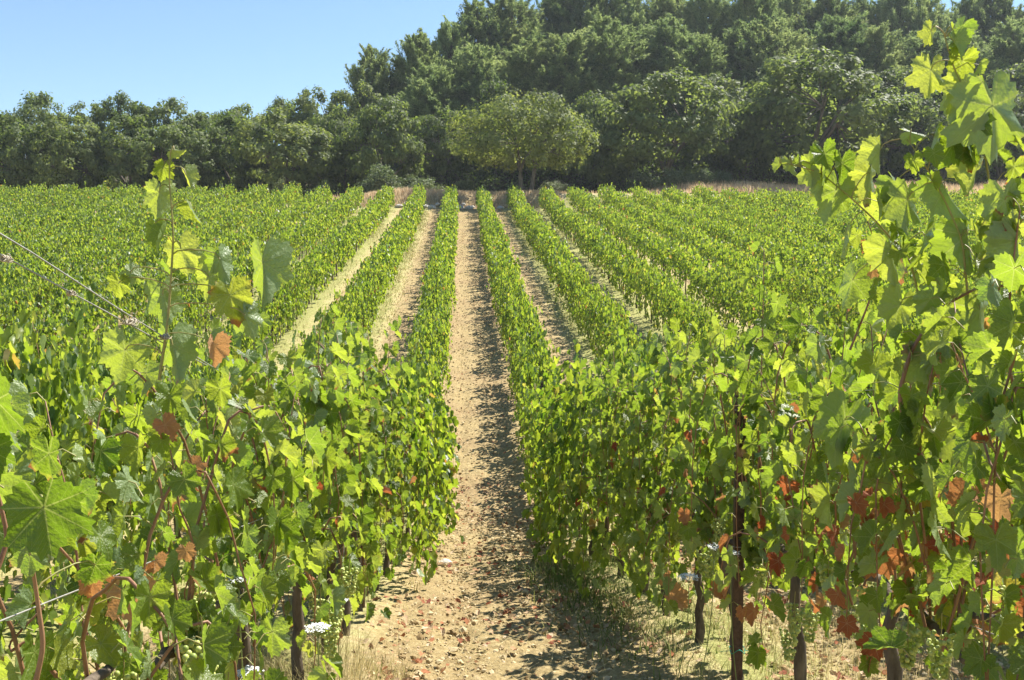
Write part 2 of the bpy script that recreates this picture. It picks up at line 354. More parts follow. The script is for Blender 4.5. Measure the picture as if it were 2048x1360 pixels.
# ------------------------------------------------------------------ grape leaves
def leaf_variants(n, rings, nv, seed, teeth=True):
    """nv bent grape leaves, unit tip length, petiole junction at the origin, tip along +Y, upper side +Z"""
    rs = np.random.RandomState(seed); th = np.linspace(-math.pi, math.pi, n, endpoint=False) + math.pi / n
    out = []; uv = []
    for v in range(nv):
        keys = np.radians([0, 14, 25, 31, 44, 53, 68, 78, 84, 98, 110, 128, 148, 164, 180])
        s1, s2 = rs.uniform(0.56, 0.78), rs.uniform(0.56, 0.72); l1, l2 = rs.uniform(.84, .96), rs.uniform(.72, .82)
        val = np.array([1.0, .86, s1 + .04, s1, l1 - .12, l1, l1 - .16, s2 + .02, s2, l2 - .06, l2, l2 - .1, .66, .5, .1])
        r = np.interp(np.abs(th), keys, val) * (1 + 0.05 * np.sin(th * 3 + rs.uniform(0, 6)))
        if teeth: r = r * (1 + np.where(np.arange(n) % 2 == 0, 0.065, -0.065) * rs.uniform(0.5, 1.5, n))
        pts = [np.zeros((1, 2))]
        for q in rings: pts.append(np.stack([np.sin(th) * r * q, np.cos(th) * r * q], 1))
        P = np.concatenate(pts); x, y = P[:, 0], P[:, 1]; rr = np.hypot(x, y)
        fold = rs.uniform(0.15, 1.1); droop = rs.uniform(0.1, 0.8); cup = rs.uniform(-0.15, 0.25)
        z = fold * np.abs(x) * 0.75 - droop * 0.5 * y * np.abs(y) + cup * rr ** 2 * 0.5
        # puckering between the veins
        ang = np.arctan2(x, y); pp = np.abs((ang / R(52) + 0.5) % 1 - 0.5)
        z = z + 0.16 * rr * pp + 0.07 * rr * np.sin(ang * 5 + rs.uniform(0, 6)) + 0.05 * rr * rr * np.sin(ang * 13 + rs.uniform(0, 6)) + rs.normal(0, 0.018, len(P)) * rr
        curl = rs.uniform(-.3, .5); z = z + curl * np.clip(rr - 0.62, 0, 1) ** 1.5
        xx = x * (1 - 0.32 * fold)
        out.append(np.stack([xx, y, z], 1)); uv.append(np.stack([x, y, 0 * x], 1))
    f = [(0, 1 + (j + 1) % n, 1 + j) for j in range(n)]
    for k in range(len(rings) - 1):
        a, b = 1 + k * n, 1 + (k + 1) * n
        for j in range(n):
            j2 = (j + 1) % n; f += [(a + j, a + j2, b + j2), (a + j, b + j2, b + j)]
    return np.array(out), np.array(uv), np.array(f)
def orient(F_):   # make sure the first face looks +Z
    V, U, f = F_; a, b, c = V[0][f[0]]
    if np.cross(b - a, c - a)[2] < 0: f = f[:, ::-1]
    return V, U, f
HI = orient(leaf_variants(46, (0.36, 0.7, 1.0), 12, 1)); MID = orient(leaf_variants(16, (1.0,), 8, 2, False)); LOW = orient(leaf_variants(7, (0.95,), 8, 3, False))
# even the ring faces of HI may wind the other way: fix each face
def fixwind(F_):
    V, U, f = F_; v = U[0]; a, b, c = v[f[:, 0]], v[f[:, 1]], v[f[:, 2]]
    s = (b[:, 0] - a[:, 0]) * (c[:, 1] - a[:, 1]) - (b[:, 1] - a[:, 1]) * (c[:, 0] - a[:, 0])
    f = f.copy(); f[s < 0] = f[s < 0][:, ::-1]; return V, U, f
HI, MID, LOW = map(fixwind, (HI, MID, LOW))
def put_leaves(mb, lod, P, T, Nn, S, rnd, rs, mi=0):
    V, U, f = lod; k = rs.randint(0, len(V), len(P))
    T = nrm(T); X = nrm(np.cross(T, Nn)); Nn = np.cross(X, T)
    B = V[k]; W = P[:, None] + S[:, None, None] * (B[..., 0:1] * X[:, None] + B[..., 1:2] * T[:, None] + B[..., 2:3] * Nn[:, None])
    m = V.shape[1]; Fc = (f[None] + (np.arange(len(P)) * m)[:, None, None]).reshape(-1, 3)
    mb.add(W.reshape(-1, 3), Fc, mi, rnd=np.repeat(rnd, m), luv=U[k].reshape(-1, 3))

def grow(rs, top, hw, bot, nsh, ls, ext=0.5, laterals=0.45):
    """shoots of one vine: list of (points, side) and the leaf nodes on them. Local: x across the row, y along it"""
    shoots = []; nodes = []
    for i in range(nsh):
        y0 = rs.uniform(-ext, ext); s = 1 if i % 2 else -1; p0 = np.array([rs.normal(0, .03), y0, 0.74]); k = rs.rand()
        h = top * rs.uniform(0.86, 1.05) * (1.16 if rs.rand() < .09 else 1); dy = rs.normal(0, .18)
        if k < 0.45: P = bez(p0, p0 + [0.1 * s, dy * .3, 0.3], [s * hw * rs.uniform(.1, .8), y0 + dy, h * .8], [s * hw * rs.uniform(.1, .9), y0 + dy * 1.5, h], 10)
        elif k < 0.83: P = bez(p0, [s * hw * .2, y0 + dy, h * 1.08], [s * hw * 1.15, y0 + dy * 1.3, h * 0.98], [s * hw * rs.uniform(.75, 1.1), y0 + dy * 1.8, rs.uniform(bot, top * .7)], 14)
        else: P = bez(p0, p0 + [s * hw * .8, dy, 0.35], [s * hw * 1.0, y0 + dy, .8], [s * hw * rs.uniform(.6, 1.0), y0 + dy * 1.5, bot], 9)
        P = P + np.cumsum(rs.normal(0, .008, P.shape), 0); shoots.append(P)
        L_ = np.linalg.norm(np.diff(P, axis=0), axis=1).sum(); m = max(4, int(L_ / ls))
        Q = resample(P, m); nodes.append(Q[1:])
        e = Q[rs.rand(len(Q)) < laterals]
        if len(e): nodes.append(e + rs.normal(0, .075, e.shape) * [1, 1.2, 1])
    Nd = np.concatenate(nodes); Nd = Nd[(Nd[:, 2] > bot * .8)]
    return shoots, Nd
def leaf_frames(rs, Nd, size, pet=0.9):
    n = len(Nd); az = rs.uniform(0, 2 * math.pi, n)
    out = np.stack([np.cos(az), np.sin(az), np.zeros(n)], 1)
    out[:, 0] += np.sign(Nd[:, 0]) * 0.55; out = nrm(out)
    S = size * rs.uniform(0.62, 1.12, n)
    up = rs.uniform(-0.1, 0.6, n)[:, None]
    J = Nd + (out + up * [0, 0, 1]) * (S * pet * rs.uniform(.5, 1.1, n))[:, None]
    T = out * rs.uniform(-.05, 0.75, n)[:, None] + np.array([0, 0, -1.0]) * rs.uniform(.5, 1.1, n)[:, None] + rs.normal(0, .22, (n, 3))
    Nn = out * .9 + np.array([0, 0, .55]) + rs.normal(0, .33, (n, 3))
    return J, T, Nn, S
def rnds(rs, n, aut=0.012):
    r = np.clip(rs.normal(.48, .2, n), 0.02, .93); k = rs.rand(n) < aut; r[k] = rs.uniform(.94, 1.0, k.sum()); return r

# ---- parts of a vine
def trunk_mesh(rs, h=0.74, r=0.028, n=7, ext=0.45):
    mb = MB(); z = np.linspace(-0.08, h, 9); x = np.cumsum(rs.normal(0, .012, 9)); y = np.cumsum(rs.normal(0, .016, 9)); x -= x[1]; y -= y[1]
    P = np.stack([x, y, z], 1); rad = r * (1.15 - .35 * np.linspace(0, 1, 9)) * rs.uniform(.88, 1.14, 9); rad[0] *= 1.5; tube(mb, P, rad, n)
    for s in (-1, 1):
        Q = bez(P[-1], P[-1] + [0, s * .1, .07], [0, s * ext * .6, h + .02], [rs.normal(0, .02), s * ext, h - .02], 8) + rs.normal(0, .006, (8, 3))
        tube(mb, Q, np.linspace(r * .7, r * .38, 8), n)
    return mb.mesh('vine_trunk', M['bark'])
def canes_mesh(shoots, r0=0.0048, n=5, mat=None):
    mb = MB()
    for P in shoots: tube(mb, P, np.linspace(r0, r0 * .35, len(P)), n)
    return mb.mesh('vine_canes', mat or M['cane'])
IC1 = ico(1); IC0 = ico(0)
def bunch_mesh(seed):
    rs = np.random.RandomState(seed); mb = MB(); pts = []
    L_ = 0.15
    while len(pts) < 64:
        t = rs.rand() ** .8; a = rs.uniform(0, 6.28); rad = 0.047 * (1 - .7 * t) + .004
        p = np.array([math.cos(a) * rad * rs.uniform(.75, 1), math.sin(a) * rad * rs.uniform(.75, 1), -L_ * t - .02])
        if all(np.linalg.norm(p - q) > .0118 for q in pts): pts.append(p)
        elif rs.rand() < .02: pts.append(p)
    for p in pts: mb.add(p + IC1[0] * rs.uniform(.0082, .0102), IC1[1], 0, rnd=np.full(len(IC1[0]), rs.rand()))
    tube(mb, [(0, 0, .05), (0.004, 0, .0), (0, 0, -.1)], .0022, 5, 1)
    return mb.mesh('grape_bunch', [M['grape'], M['greencane']])
BUNCH = [bunch_mesh(s) for s in (11, 12, 13)]

# ------------------------------------------------------------------ the vines
ROW_WORDS = {-1: 'first row left of the dirt path', 0: 'first row right of the dirt path', -2: 'second row left of the dirt path', 1: 'second row right of the dirt path',
             -3: 'third row left of the dirt path', 2: 'third row right of the dirt path', -4: 'fourth row left of the dirt path', 3: 'fourth row right of the dirt path'}
def row_x(k): return ROW0 + PITCH_R * (k + 1)     # k=-1: first row on the left of the path, k=0: first on its right
def hw_at(k, y):
    if k == -1: return float(np.interp(y, [2, 5.5, 8, 10.5, 13, 16], [.25, .25, .36, .48, .4, .3]))
    b = 0.3 + (0.2 if k == 0 else 0.12) * float(np.exp(-((y - 10.2) / 3.0) ** 2)); return b
def top_at(k, y):
    b = 1.54 + 0.4 * (1 - float(sstep(10.5, 16, y)))
    if k == -1 and y < 6: b = float(np.interp(y, [1.7, 2.6, 3.5, 6], [1.1, 1.54, 1.62, 1.86]))
    if k == 0 and y < 6: b = float(np.interp(y, [2, 3.2, 5, 6], [1.75, 1.74, 1.84, 1.92]))
    return b

NEARLAB = {
 -1: ['nearest grapevine left of the path, sparse, cut off by the left edge',
      'tall grapevine left of the path whose thin leafy shoot rises highest above its neighbours',
      'grapevine left of the path right behind the tall shoot, with broad leaves',
      'grapevine left of the path hanging over the white wild carrot flowers',
      'pale dusty-leaved grapevine left of the path just beyond the wild carrot flowers',
      'bushy grapevine left of the path, fifth beyond the tall thin shoot',
      'wide-spreading grapevine left of the path beside the pale stone on the soil'],
 0: ['tallest grapevine at the right edge with arching reddish canes',
     'grapevine at the right with many red-brown withered leaves low down',
     'grapevine just nearer than the dark metal post, with several grape bunches',
     'grapevine growing right beside the dark metal post, its thick bark trunk touching it',
     'grapevine right of the path just beyond the dark metal post, bare straight trunk below it',
     'grapevine right of the path with a peach-coloured dried leaf hanging low beside its trunk',
     'leaning-trunk grapevine right of the path above green weeds and dry stalks']}
GROUPN = 'grapevines in the vineyard rows'

def make_unique(k, y, idx):
    rs = np.random.RandomState(1000 + k * 77 + idx); x = row_x(k); hw, tp = hw_at(k, y), top_at(k, y)
    bot = 0.4 if k == -1 else float(np.interp(y, [5, 7.5], [.5, .22]))
    nsh = 5 if (k == -1 and y < 2) else ((11 if k == -1 else 13) if y < 4 else (18 if y < 5.2 else 22))
    sh, Nd = grow(rs, tp, hw, bot, nsh, 0.058, .5, .4)
    J, T, Nn, S = leaf_frames(rs, Nd, 0.064)
    # keep clear of the lens, and leave the gap in the leaves where the metal post stands
    gap = (k == 0) & (np.abs(J[:, 1] + y - 4.35) < .2) & (J[:, 0] + x < 1.27) & (J[:, 0] + x > .6) & (rs.rand(len(J)) < .85)
    keep = ~((J[:, 1] + y < 1.2) | gap); J, T, Nn, S, Nk = J[keep], T[keep], Nn[keep], S[keep], Nd[keep]
    z0 = float(gz(x, y))
    lab = NEARLAB.get(k, []); lab = lab[idx] if idx < len(lab) else f'bushy near grapevine at the front of the {ROW_WORDS[k]}'
    t = thing('grapevine', lab, 'grapevine', (x, y, z0), 0, GROUPN)
    dry = rs.rand(len(J)) < (0.2 if (k == 0 and y < 4.7) else 0.025); dry &= (J[:, 2] < 1.25)
    g = ~dry; mb = MB(); put_leaves(mb, HI, J[g], T[g], Nn[g], S[g], rnds(rs, g.sum(), .006), rs)
    for a, b in zip(Nk[g], J[g]):
        m_ = (a + b) / 2 + [0, 0, .012]; tube(mb, [a, m_, b], [.0016, .0013, .0012], 4, 1, cap=False)
    link('foliage', mb.mesh('vine_foliage', [M['leaf'], M['greencane']]), t)
    if dry.any():
        mb = MB(); put_leaves(mb, HI, J[dry], T[dry], Nn[dry], S[dry] * .85, rs.rand(dry.sum()), rs)
        link('withered_leaves', mb.mesh('vine_dry', M['dryleaf']), t)
    link('trunk', trunk_mesh(rs, .74, .026, 9), t)
    link('canes', canes_mesh(sh, .005, 6), t)
    nb = 3 if y < 6 else 1
    for b in range(nb):
        s = -1 if k == 0 else 1
        link('grape_bunch', BUNCH[b % 3], t, (s * rs.uniform(.05, .28), rs.uniform(-.4, .4), rs.uniform(.62, .95)), rs.uniform(0, 6), (.74, .74, .8))
    return t

# shared variants for the middle distance
def variant(seed, top, hw, bot, nsh, ls, lod, size, fr=.0045, cn=4):
    rs = np.random.RandomState(seed); sh, Nd = grow(rs, top, hw, bot, nsh, ls, .52)
    J, T, Nn, S = leaf_frames(rs, Nd, size, .7); mb = MB(); put_leaves(mb, lod, J, T, Nn, S, rnds(rs, len(J), .014), rs)
    return dict(foliage=mb.mesh('vine_foliage', M['leafmid']), trunk=trunk_mesh(rs, .74, .026, 5), canes=canes_mesh(sh[::2], fr, cn), data=(J, T, Nn, S))
BUSHY = [variant(50 + i, 1.85, .5, .16, 26, .056, MID, .068) for i in range(5)]
TRIM = [variant(70 + i, 1.45, .42, .36, 25, .056, MID, .064) for i in range(6)]

vines = []
for k in range(-30, 34):
    x = row_x(k); y0 = {-1: 1.75, 0: 2.2}.get(k, 4.0 + (k * 0.37) % 0.9)
    n = int((71.2 - y0) / VSP)
    for i in range(n):
        y = y0 + i * VSP
        d = math.hypot(x, y); sx = 1024 + F * math.tan(math.atan2(x, y) + YAW)
        if sx < -140 - 900 / y or sx > 2190 + 900 / y: continue
        vines.append((d, k, i, x, y))
vines.sort(); near_set = vines[:296]; far_set = vines[296:]
rv = np.random.RandomState(5)
nuniq = 0
for d, k, i, x, y in near_set:
    if k in (-1, 0) and y < 8.0: make_unique(k, y, i); nuniq += 1; continue
    if rv.rand() < (0.02 if y > 20 else 0): continue                  # a missing vine here and there
    bushy = y < 13.2
    V_ = (BUSHY if bushy else TRIM)[rv.randint(5 if bushy else 6)]
    hw, tp = hw_at(k, y), top_at(k, y)
    hw += .12 if (k >= 3 or k <= -5) else 0; tp += .07 if (k >= 3 or k <= -5) else 0
    sx_ = (hw + .04) / (.5 if bushy else .42) * rv.uniform(.92, 1.1); sz = tp / (1.85 if bushy else 1.45) * rv.uniform(.87, 1.11)
    flip = rv.rand() < .5
    if k in ROW_WORDS:
        where = 'bushy grapevine in the hollow' if y < 14 else ('trimmed grapevine low on the rising slope' if y < 24 else 'trimmed grapevine part way up the slope')
        lab, grp = f'{where}, {ROW_WORDS[k]}', f'{where}s, {ROW_WORDS[k]}'
    else:
        side = 'left' if k < 0 else 'right'; nr = 'nearer' if y < 24 else 'farther'
        lab = f'green grapevine in the dense rows far {side} of the dirt path, {nr} part'; grp = f'grapevines in the dense rows far {side} of the path, {nr} part'
    t = thing('grapevine', lab, 'grapevine', (x + rv.normal(0, .03), y, float(gz(x, y))), (math.pi if flip else 0) + rv.normal(0, .05), grp, (sx_, 1.0, sz))
    link('foliage', V_['foliage'], t); link('trunk', V_['trunk'], t, scale=(1 / sx_, 1, 1)); link('canes', V_['canes'], t)

# everything farther: one mesh
LOWV = []
for i in range(8):
    rs = np.random.RandomState(90 + i); sh, Nd = grow(rs, 1.55, .33, .34, 19, .075, .52, .3); J, T, Nn, S = leaf_frames(rs, Nd, .084, .6); LOWV.append((J, T, Nn, S))
mb = MB(); rs = np.random.RandomState(8); tb = MB()
for d, k, i, x, y in far_set:
    J, T, Nn, S = LOWV[rs.randint(8)]; s = np.array([rs.uniform(.88, 1.15) * (1.3 if (k >= 3 or k <= -5) else 1) * (-1 if rs.rand() < .5 else 1), (-1 if rs.rand() < .5 else 1), rs.uniform(.9, 1.1)])
    if rs.rand() < .02: continue
    o = np.array([x + rs.normal(0, .04), y, float(gz(x, y))]); m3 = np.sign(s)
    kp = rs.rand(len(J)) < (1.0 if d < 50 else .8)
    put_leaves(mb, LOW, (J * s + o)[kp], (T * m3)[kp], (Nn * m3)[kp], (S * (1 if d < 50 else 1.12))[kp], rnds(rs, kp.sum(), .02), rs)
    P = o + np.array([[0, 0, -.05], [rs.normal(0, .03), rs.normal(0, .04), .35], [0, 0, .8]])
    tube(mb, P, [.035, .026, .022], 4, 1, cap=False)
tag(link('distant_vines', mb.mesh('distant_vines', [M['leafmid'], M['bark']])), 'mass of trimmed green grapevines covering the upper slope below the trees', 'grapevines', kind='stuff')

# ------------------------------------------------------------------ single shoots placed where the photo shows them
def hero_leaf(mb, pts, tone=(.5, .9)):
    """pts: px, py, depth, width in photo px, angle of the tip on the picture (0 = down, + = to the right), turn about that axis, upper side towards the lens?"""
    rs = np.random.RandomState(4)
    P, T, Nn, S = [], [], [], []
    for px, py, Y, w, ang, turn, face in pts:
        P.append(at(px, py, Y)); a = R(ang)
        t = CM @ np.array([math.sin(a), -math.cos(a), -.15]); n = CM @ np.array([math.sin(R(turn)), 0.25, math.cos(R(turn))]) * (1 if face else -1)
        T.append(t); Nn.append(n); S.append(w / F * Y / (1.75 if w > 75 else 1.95))
    put_leaves(mb, HI, np.array(P), np.array(T), np.array(Nn), np.array(S), rs.uniform(*tone, len(P)), rs)

def dry_leaves(t, pts, mat):
    mb = MB(); hero_leaf(mb, pts); o = np.array(t.location, np.float32); mb.v = [v - o for v in mb.v]; link('withered_leaves', mb.mesh('withered', M[mat]), t)
def hero(parent_label, cat, name, stems, leaves, group=None, extra=0, tone=(.5, .9), esz=.05):
    base = at(*stems[0][0][0]); t = thing(name, parent_label, cat, base, 0, group)
    inv = -base
    mb = MB()
    for pts, r, mat in stems:
        P = resample([at(*p) for p in pts], max(8, 5 * len(pts))) + inv
        tube(mb, P, np.linspace(r, r * .4, len(P)), 7, mat)
    link('stem', mb.mesh('stem', [M['cane'], M['greencane']]), t)
    ml = MB(); hero_leaf(ml, leaves, tone)
    if extra:
        rs = np.random.RandomState(77)
        for pts, r, mat in stems:
            Q = resample([at(*p) for p in pts], 60); Ln = np.linalg.norm(np.diff(Q, axis=0), axis=1).sum(); q = Q[rs.randint(6, 60, int(Ln * extra))]
            J, T, Nn, S = leaf_frames(rs, q + rs.normal(0, .02, q.shape), esz, 1.2); put_leaves(ml, HI, J, T, Nn, S, rs.uniform(tone[0] - .2, tone[1], len(J)), rs)
            for a_, b_ in zip(q, J): tube(ml, [a_, (a_ + b_) / 2 + [0, 0, .012], b_], [.0016, .0014, .0012], 4, 1, cap=False)
    ml.v = [v + inv.astype(np.float32) for v in ml.v]
    # leaf stalks: from each leaf to the nearest stem point
    SP = np.concatenate([resample([at(*p) for p in pts], 60) for pts, r, mat in stems]); mp = ml
    for L_ in leaves:
        j = at(*L_[:3]); i = np.argmin(np.linalg.norm(SP - j, axis=1) + 0.3 * np.abs(np.linalg.norm(SP - j, axis=1) - .08)); a = SP[i]
        if np.linalg.norm(a - j) < .2: tube(mp, bez(a + inv, a + inv + [0, 0, .02], j + inv + [0, 0, .03], j + inv, 6), [.002, .0018, .0017, .0016, .0015, .0014], 5, 1, cap=False)
    link('foliage', ml.mesh('foliage', [M['leaf'], M['greencane']]), t)
    return t
YL = 2.56
hero('slender young vine shoot rising above the left foliage, bright leaf at its tip', 'vine shoot', 'vine_shoot',
     [([(318, 760, YL), (335, 650, YL), (342, 560, YL), (347, 470, YL), (342, 400, YL), (338, 360, YL), (340, 322, YL)], .0042, 1)],
     [(348, 300, YL, 46, 80, 60, 0), (327, 335, YL, 60, -12, 35, 1), (372, 350, YL, 66, 28, -30, 0), (318, 385, YL, 88, -8, 15, 0), (384, 415, YL, 66, 18, -40, 1), (308, 455, YL, 74, -4, 60, 1),
      (362, 498, YL, 100, 14, -10, 0), (440, 518, YL, 92, 12, 20, 0), (525, 525, YL + .1, 150, 6, -10, 0), (260, 545, YL, 60, 60, 10, 0), (238, 565, YL, 66, -6, 10, 1), (325, 590, YL, 110, 5, 10, 0),
      (418, 555, YL, 92, -4, 10, 0), (460, 590, YL, 110, 10, 30, 1), (345, 690, YL, 130, 10, 0, 0), (250, 700, YL, 120, -15, 20, 0), (420, 690, YL, 90, 15, -20, 0), (490, 630, YL, 90, 20, 10, 0)], extra=7, esz=.045)
hero('low shoot at the left edge carrying the biggest dark green leaves', 'vine shoot', 'vine_shoot',
     [([(-60, 1300, 1.62), (-10, 1150, 1.64), (18, 1080, 1.66), (-6, 980, 1.66), (-40, 860, 1.62)], .0055, 0), ([(70, 1370, 1.75), (88, 1290, 1.75), (72, 1180, 1.75), (60, 1100, 1.72), (75, 1010, 1.66)], .005, 0)],
     [(-8, 800, 1.6, 190, 6, -25, 1), (88, 1015, 1.62, 195, 5, 25, 1), (60, 1110, 1.7, 90, -10, 20, 0), (190, 1130, 1.85, 90, -20, 40, 1), (-20, 900, 1.6, 110, 10, 30, 1)], tone=(.05, .3))
th = hero('tall leafy vine shoots at the right edge rising in front of the pines', 'vine shoot', 'vine_shoot',
     [([(1985, 700, 2.75), (1990, 560, 2.75), (1985, 400, 2.72), (1962, 260, 2.7), (1930, 185, 2.7), (1905, 130, 2.7), (1890, 75, 2.7)], .0045, 1),
      ([(1850, 640, 2.8), (1820, 520, 2.8), (1750, 440, 2.8), (1690, 385, 2.8), (1640, 345, 2.8), (1590, 330, 2.8), (1560, 325, 2.8)], .0036, 1),
      ([(1940, 640, 2.72), (1925, 480, 2.7), (1890, 400, 2.7), (1850, 330, 2.7), (1820, 285, 2.7)], .0038, 1),
      ([(2070, 900, 2.6), (2030, 790, 2.6), (2012, 700, 2.6), (2022, 560, 2.6), (2040, 420, 2.6)], .005, 0),
      ([(1850, 930, 2.7), (1815, 860, 2.7), (1797, 790, 2.7), (1822, 700, 2.7), (1880, 615, 2.7), (1950, 578, 2.7)], .0085, 0),
      ([(1850, 1130, 2.75), (1830, 1050, 2.75), (1790, 950, 2.75), (1740, 890, 2.75), (1720, 850, 2.75)], .004, 0),
      ([(1700, 700, 3.1), (1740, 600, 3.1), (1760, 520, 3.1), (1735, 440, 3.1)], .004, 0)],
     [(1862, 62, 2.7, 70, -20, 40, 0), (1905, 60, 2.7, 60, 20, 60, 1), (1862, 140, 2.7, 105, -6, 15, 0), (1925, 120, 2.7, 80, -10, -20, 1), (1925, 190, 2.68, 120, -15, -10, 0), (1985, 212, 2.62, 215, 4, 12, 0),
      (1930, 175, 2.7, 120, 15, 10, 0), (1905, 290, 2.7, 90, -30, 20, 1), (1822, 265, 2.7, 70, 75, 40, 0), (1868, 275, 2.7, 100, -4, 60, 1), (1580, 325, 2.8, 55, 15, 20, 0), (1600, 322, 2.8, 30, -170, 10, 0),
      (1648, 335, 2.8, 120, -10, 10, 0), (1740, 348, 2.8, 120, -6, 12, 0), (1672, 380, 2.8, 120, -14, 10, 0), (1560, 328, 2.8, 40, -40, 40, 0), (1790, 370, 2.75, 90, 20, 30, 0), (1815, 400, 2.72, 130, -8, 30, 0),
      (1890, 375, 2.7, 130, 25, 40, 0), (1955, 330, 2.68, 120, -20, 20, 0), (2010, 400, 2.65, 140, 6, 10, 0), (1760, 300, 2.75, 90, -4, 30, 0), (1690, 470, 2.8, 90, -6, 70, 1), (1780, 500, 2.8, 130, 10, 10, 0),
      (1850, 470, 2.75, 130, -5, 60, 1), (1935, 470, 2.7, 150, 5, 15, 0), (2035, 480, 2.6, 150, 10, 30, 0), (1705, 560, 2.9, 110, -10, -30, 0), (1800, 610, 2.8, 120, -20, 20, 0), (1880, 570, 2.75, 140, 0, 0, 0),
      (1960, 620, 2.7, 170, 0, 20, 0), (2040, 590, 2.6, 110, 25, 20, 1), (1850, 720, 2.7, 130, 5, 10, 0), (1690, 840, 2.9, 170, -20, 20, 0), (1905, 700, 2.7, 120, 10, 30, 0), (1990, 750, 2.7, 110, -5, 30, 0),
      (1750, 740, 2.9, 110, 5, 40, 1), (1930, 860, 2.7, 200, -4, 10, 0), (2000, 1010, 2.6, 190, 5, 10, 0), (1780, 930, 2.8, 120, 0, 20, 0), (1860, 1000, 2.7, 110, 10, 60, 1), (1660, 1000, 3.1, 100, -5, 40, 0)], extra=26, esz=.056)
dry_leaves(th, [(1890, 735, 2.72, 100, 10, 20, 1), (1722, 490, 2.85, 40, 10, 40, 1), (1745, 540, 2.85, 42, -10, 30, 1), (1995, 1010, 2.5, 120, 60, 10, 1), (1955, 985, 2.55, 90, 40, 30, 1), (1760, 1110, 2.9, 100, -30, 20, 1),
    (1785, 1190, 2.95, 90, 10, 20, 1), (2020, 1210, 2.5, 110, 0, 10, 1), (1575, 820, 3.6, 60, 0, 20, 1), (1740, 1030, 2.9, 70, 5, 60, 1), (1860, 1090, 2.8, 90, 5, 20, 1), (2000, 1120, 2.5, 70, 20, 40, 1), (1565, 960, 3.6, 50, 10, 20, 1)], 'dryleaf')

# ------------------------------------------------------------------ posts and wires
def post(x, y, h, label, group='metal stakes in the vine rows', w=.022):
    z = float(gz(x, y)); t = thing('trellis_post', label, 'post', (x, y, z), 0, group); mb = MB()
    # angle-section stake: two flanges with a rolled edge
    def box(x0, x1, y0, y1, z0, z1):
        v = [(a, b, c) for c in (z0, z1) for b in (y0, y1) for a in (x0, x1)]
        f = [(0, 2, 3), (0, 3, 1), (4, 5, 7), (4, 7, 6), (0, 1, 5), (0, 5, 4), (2, 6, 7), (2, 7, 3), (0, 4, 6), (0, 6, 2), (1, 3, 7), (1, 7, 5)]
        mb.add(v, f)
    box(-w, w, -.002, .002, -.2, h); box(-w, -w + .004, .002, .03, -.2, h); box(w - .004, w, .002, .03, -.2, h)
    link('stake', mb.mesh('stake', M['post'], False), t)
    mb = MB()
    for hz in (.78, 1.2, h - .07):
        a = np.linspace(0, 2 * math.pi, 15); tube(mb, np.stack([np.cos(a) * (w + .004), .013 + np.sin(a) * .02, hz + a * .001], 1), .0016, 4, cap=False)
    link('wire_clip', mb.mesh('clip', M['wire']), t)
    return t
pA = post(xat(1486, 4.45), 4.45, 1.48, 'dark rusty metal post in the vines right of the path with green twine round it')
mb = MB(); a = np.linspace(0, 4 * math.pi, 40)
tube(mb, np.stack([np.cos(a) * .035, .012 + np.sin(a) * .035, .3 + .012 * np.sin(a * 3)], 1), .0015, 4); tube(mb, [(.03, 0, .3), (.07, -.03, .31), (.06, -.06, .29)], .0014, 4); tube(mb, [(-.03, 0, .3), (-.09, -.03, .31)], .0014, 4)
tw = tag(link('twine_tie', mb.mesh('tie', M['tie']), None, pA.location), 'green twine tied low round the dark metal post and the trunk beside it', 'twine')
for k in range(-9, 9):
    if k == 0: ys_ = [11.3, 17.6, 23.9, 30.2]
    else: ys_ = [q + (k * 1.7) % 2 for q in (7, 13.3, 19.6, 25.9)]
    for y in ys_:
        x = row_x(k); sx = 1024 + F * math.tan(math.atan2(x, y) + YAW)
        if 0 < sx < 2048: post(x, y, 1.38, 'thin dark metal stake half hidden among the grapevine rows')
def wire(k, h, y0, y1, label, r=.0016, dx=0.0, wob=.01, fall=0.0):
    ys = np.linspace(y0, y1, int((y1 - y0) * 2) + 2); rs = np.random.RandomState(int(abs(k) * 10 + h * 100)); x = np.full(len(ys), row_x(k) + dx)
    P = np.stack([x + rs.normal(0, wob * .2, len(ys)), ys, gz(x, ys) + h - fall * (ys - 1.62) + rs.normal(0, wob * .2, len(ys))], 1); mb = MB(); tube(mb, P, r, 5)
    tag(link('trellis_wire', mb.mesh('wire', M['wire'])), label, 'wire', 'trellis wires')
wire(-1, 1.635, .9, 3.1, 'upper of the two taut wires crossing at the left edge above the vines', dx=-.0, fall=.085)
wire(-1, 1.605, .9, 3.0, 'lower of the two taut wires at the left edge, with dry tendrils knotted on it', dx=-.01, fall=.066)
wire(-1, 1.0, .9, 13, 'low trellis wire through the bottom of the vines left of the path')
wire(-1, .76, .9, 13, 'lowest wire carrying the old wood of the vines left of the path')
wire(0, 1.45, 1.6, 13, 'top trellis wire through the vines right of the path')
wire(0, 1.15, 1.6, 13, 'middle trellis wire through the vines right of the path')
wire(0, .76, 1.6, 13, 'lowest trellis wire carrying old wood of the vines right of the path')
def tangle(px, py, Y, size, label, seed, long=1.0):
    rs = np.random.RandomState(seed); c = at(px, py, Y); mb = MB()
    for i in range(16):
        a = np.linspace(0, rs.uniform(4, 12), 26); r = size * rs.uniform(.25, .6)
        P = np.stack([r * .5 * np.cos(a + i) + rs.normal(0, size * .2), np.linspace(-1, 1, 26) * size * long * rs.uniform(.2, 1) + rs.normal(0, size * .2), r * .55 * np.sin(a + i) - size * .1], 1) + np.cumsum(rs.normal(0, size * .03, (26, 3)), 0)
        tube(mb, P, np.linspace(.0013, .0007, 26), 4)
    tag(link('dry_tendrils', mb.mesh('tendrils', M['tendril']), None, c), label, 'tendrils', 'dry tendrils on the wires')
